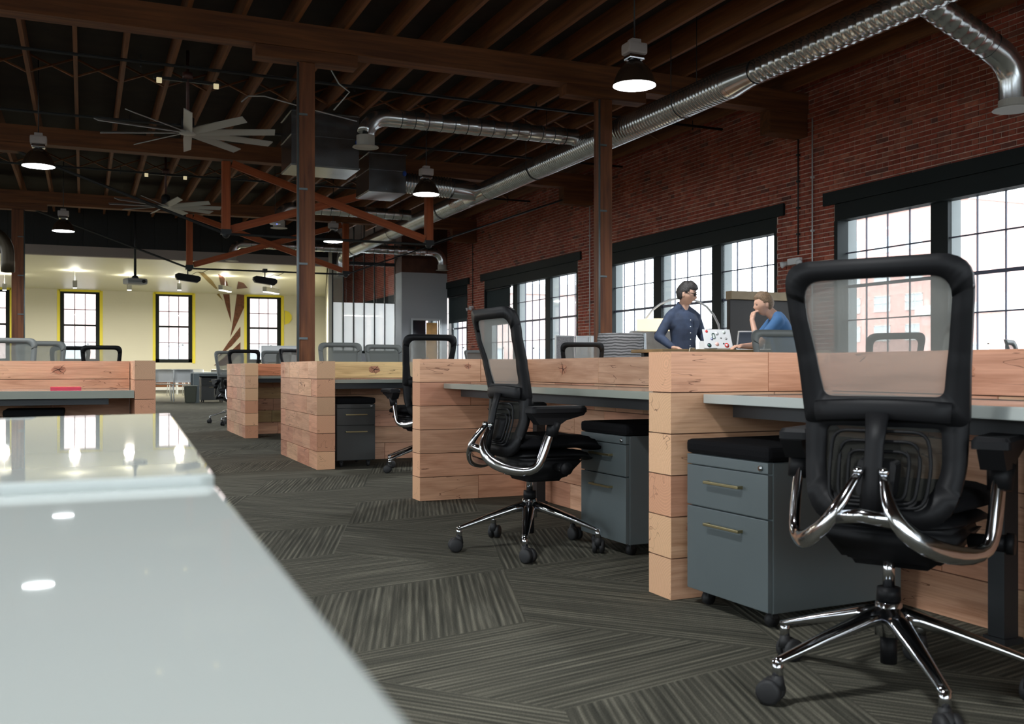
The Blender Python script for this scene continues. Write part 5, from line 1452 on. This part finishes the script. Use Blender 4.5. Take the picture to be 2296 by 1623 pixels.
# --- standing man: local +x is the way his chest faces, y to his left
def standing():
    sx, sy = 6.33, 9.62
    H = thing('person', 'standing man in a navy button-up shirt and dark glasses, hand on the worktable', 'person', (sx, sy, 0), math.radians(-90-23.5+26))
    zs = 1.045
    body = MB(); neck = (.01, 0, 1.50*zs); hc = Vector((.060, 0, 1.632*zs))
    Mh = Matrix.Translation(hc) @ Matrix.Rotation(math.radians(46), 4, 'Z') @ Matrix.Rotation(math.radians(13), 4, 'Y')
    hm = head_mb(Mh, 1.12); body.add(hm.v, hm.f, 0, True)
    seg(body, (-.005, 0, 1.40*zs), (.03, .0, 1.58*zs), .062, .054)
    # arms (under the sleeves), hands
    shR, elR, wrR = Vector((0, -.172, 1.385*zs)), Vector((-.03, -.315, 1.16*zs)), Vector((.13, -.235, 1.085))
    shL, elL, wrL = Vector((0, .172, 1.385*zs)), Vector((-.01, .275, 1.18*zs)), Vector((.20, .225, 1.10))
    for a, e, w_ in ((shR, elR, wrR), (shL, elL, wrL)):
        seg(body, a, e, .048, .038); seg(body, e, w_, .038, .027)
    hand_parts(body, wrR, (.95, .25, -.10), (0, .1, 1), -1, .35)
    hand_parts(body, wrL, (.9, -.35, -.10), (0, 0, 1), 1, .45)
    # trunk and legs core
    body.sweep([(0, 0, .92*zs), (0, 0, 1.1*zs), (0, 0, 1.30*zs), (-.005, 0, 1.42*zs)], [(.10, .145), (.095, .125), (.11, .16), (.07, .13)], 20)
    for s in (-1, 1):
        seg(body, (0, s*.09, .92*zs), (.015, s*.11, .50*zs), .085, .052); seg(body, (.015, s*.11, .50*zs), (0, s*.12, .09), .052, .036)
    remeshed(body, 'body', SKIN, H, .0075, 2)
    sh = MB()
    sh.sweep([(0, 0, .96*zs), (.005, 0, 1.03*zs), (.005, 0, 1.12*zs), (.01, 0, 1.24*zs), (.005, 0, 1.34*zs), (-.005, 0, 1.405*zs), (-.01, 0, 1.44*zs), (-.005, 0, 1.47*zs)],
             [(.130, .165), (.123, .155), (.120, .152), (.132, .172), (.128, .188), (.105, .175), (.085, .125), (.068, .08)], 28)
    for a, e, w_ in ((shR, elR, wrR), (shL, elL, wrL)):
        seg(sh, a, e, .064, .056, 6); seg(sh, (-.012, a.y*.30, 1.475*zs), (-.004, a.y*.9, 1.41*zs), .050, .054, 5); seg(sh, (0, a.y*.7, 1.30*zs), a, .09, .062, 4); d_ = (w_-e); seg(sh, e, e+d_*.90, .056, .040, 6)
    shirt = remeshed(sh, 'shirt', SHIRT, H, .010, 4)
    cl = MB()
    for s in (-1, 1):
        cl.add([(.055, s*.018, 1.435*zs), (.045, s*.075, 1.47*zs), (-.04, s*.075, 1.50*zs), (-.06, 0, 1.515*zs), (-.052, 0, 1.555*zs), (-.03, s*.062, 1.545*zs), (.045, s*.058, 1.51*zs), (.085, s*.045, 1.405*zs), (.066, s*.012, 1.45*zs)],
               [(0, 1, 6, 8), (0, 8, 7), (1, 2, 5, 6), (2, 3, 4, 5), (7, 8, 6)])
    cl.build('collar', SHIRT, shirt)
    pk = MB().add([(.1455, .05, 1.26*zs), (.1405, .115, 1.26*zs), (.1395, .115, 1.335*zs), (.1445, .05, 1.335*zs)], [(0, 1, 2, 3)]).build('chest_pocket', SHIRT, shirt)
    bt = MB(); 
    for z in (1.06, 1.13, 1.20, 1.27, 1.34): bt.ball((.144 if z > 1.1 else .136, 0, z*zs), .0065, 0, 8)
    bt.build('buttons', WHITEP, shirt)
    tr = MB(); tr.sweep([(0, 0, .86*zs), (0, 0, 1.0*zs)], [(.12, .165), (.122, .165)], 20)
    for s in (-1, 1):
        seg(tr, (0, s*.09, .90*zs), (.015, s*.11, .50*zs), .098, .068); seg(tr, (.015, s*.11, .50*zs), (0, s*.12, .10), .068, .052)
    remeshed(tr, 'trousers', TROUS, H, .014, 3)
    for s in (-1, 1): MB().sweep([(-.09, s*.12, .045), (-.04, s*.12, .05), (.06, s*.125, .045), (.16, s*.13, .03)], [(.042, .038), (.05, .042), (.042, .048), (.026, .038)], 14).build('shoe', SHOE, H)
    hair_mb(Mh, 1.12, .42, .03).build('hair', HAIRD, H)
    gl = MB(); k = 1.04; Mh = Mh @ Matrix.Scale(1.075, 4)
    for s in (-1, 1):
        pts = rpoly([(s*.012, -.006), (s*.060, -.004), (s*.062, .022), (s*.012, .020)], .008, 3)
        gl.sweep([Mh @ Vector((.101-.35*abs(a)**1.6, a, b)) for a, b in pts+pts[:1]], .0058, 6, cap=False)
        gl.sweep([Mh @ Vector((.094, s*.062, .016)), Mh @ Vector((.05, s*.082, .014)), Mh @ Vector((-.01, s*.086, .004))], .0038, 6)
    gl.sweep([Mh @ Vector((.108, -.012, .012)), Mh @ Vector((.112, 0, .015)), Mh @ Vector((.108, .012, .012))], .0035, 6)
    gl.build('eyeglasses', BLACKP, H)
    ey = MB()
    for s in (-1, 1): ey.ball(tuple(Mh @ Vector((.083, s*.030, .006))), .011, 0, 10)
    ey.build('eyes', mat('eye_dark', (.10, .07, .06), .3), H)
    br_ = MB()
    for s in (-1, 1): br_.sweep([Mh @ Vector((.102, s*.012, .034)), Mh @ Vector((.098, s*.035, .040)), Mh @ Vector((.082, s*.055, .034))], .0045, 6)
    br_.build('eyebrows', HAIRD, H)
standing()
# --- seated man, chin on hand, looking left
def seated():
    X0, Y0 = 6.98, 8.56
    stool('bar stool under the seated man in the blue t-shirt', X0, Y0)
    H = thing('person', 'seated man in a blue t-shirt with his chin on his hand, looking left', 'person', (X0, Y0, 0), math.radians(152))
    body = MB(); hc = Vector((.265, 0, 1.545))
    Mh = Matrix.Translation(hc) @ Matrix.Rotation(math.radians(6), 4, 'Z') @ Matrix.Rotation(math.radians(10), 4, 'Y')
    hm = head_mb(Mh, 1.04); body.add(hm.v, hm.f, 0, True)
    seg(body, (.11, 0, 1.37), (.225, 0, 1.48), .066, .056)
    shR, elR, wrR = Vector((.15, -.175, 1.345)), Vector((.34, -.25, 1.10)), Vector((.50, -.06, 1.092))
    shL, elL, wrL = Vector((.15, .175, 1.345)), Vector((.36, .20, 1.10)), Vector((.400, .045, 1.375))
    for a, e, w_ in ((shR, elR, wrR), (shL, elL, wrL)):
        seg(body, a, e, .050, .040); seg(body, e, w_, .040, .027)
    hand_parts(body, wrR, (.8, .5, -.06), (0, 0, 1), -1, .4)
    hand_parts(body, wrL, (-.25, -.25, 1), (.8, .5, 0), -1, 1.0, .92)
    body.sweep([(0, 0, .80), (.02, 0, .95), (.07, 0, 1.12), (.11, 0, 1.26), (.13, 0, 1.34)], [(.11, .14), (.10, .13), (.10, .15), (.10, .17), (.06, .11)], 20)
    for s in (-1, 1):
        seg(body, (.02, s*.09, .86), (.40, s*.13, .80), .080, .055); seg(body, (.40, s*.13, .80), (.26, s*.14, .34), .052, .035)
    remeshed(body, 'body', SKIN2, H, .0075, 2)
    sh = MB(); sh.sweep([(.0, 0, .80), (.01, 0, .90), (.045, 0, 1.06), (.08, 0, 1.22), (.11, 0, 1.34), (.125, 0, 1.40), (.145, 0, 1.44)], [(.13, .165), (.13, .160), (.130, .175), (.135, .20), (.105, .19), (.08, .13), (.062, .07)], 26)
    for a, e in ((shR, elR), (shL, elL)): seg(sh, a, a+(e-a)*.62, .070, .062, 5); seg(sh, (.13, a.y*.3, 1.415), (.145, a.y*.9, 1.365), .052, .058, 5)
    remeshed(sh, 'tee_shirt', TEE, H, .010, 4)
    tr = MB(); tr.sweep([(-.02, 0, .79), (0, 0, .92)], [(.13, .165), (.12, .16)], 20)
    for s in (-1, 1):
        seg(tr, (.02, s*.09, .865), (.40, s*.13, .81), .095, .070); seg(tr, (.40, s*.13, .81), (.26, s*.14, .38), .066, .050)
    remeshed(tr, 'trousers', TROUS, H, .014, 3)
    for s in (-1, 1): MB().sweep([(.19, s*.14, .33), (.24, s*.14, .335), (.34, s*.145, .325), (.43, s*.15, .31)], [(.04, .038), (.05, .042), (.042, .046), (.026, .036)], 14).build('shoe', SHOE, H)
    hair_mb(Mh, 1.045, .50, .015).build('hair', HAIRB, H)
    ey = MB()
    for s in (-1, 1): ey.ball(tuple(Mh @ Vector((.083, s*.030, .006))), .011, 0, 10)
    ey.build('eyes', MATS['eye_dark'], H)
seated()
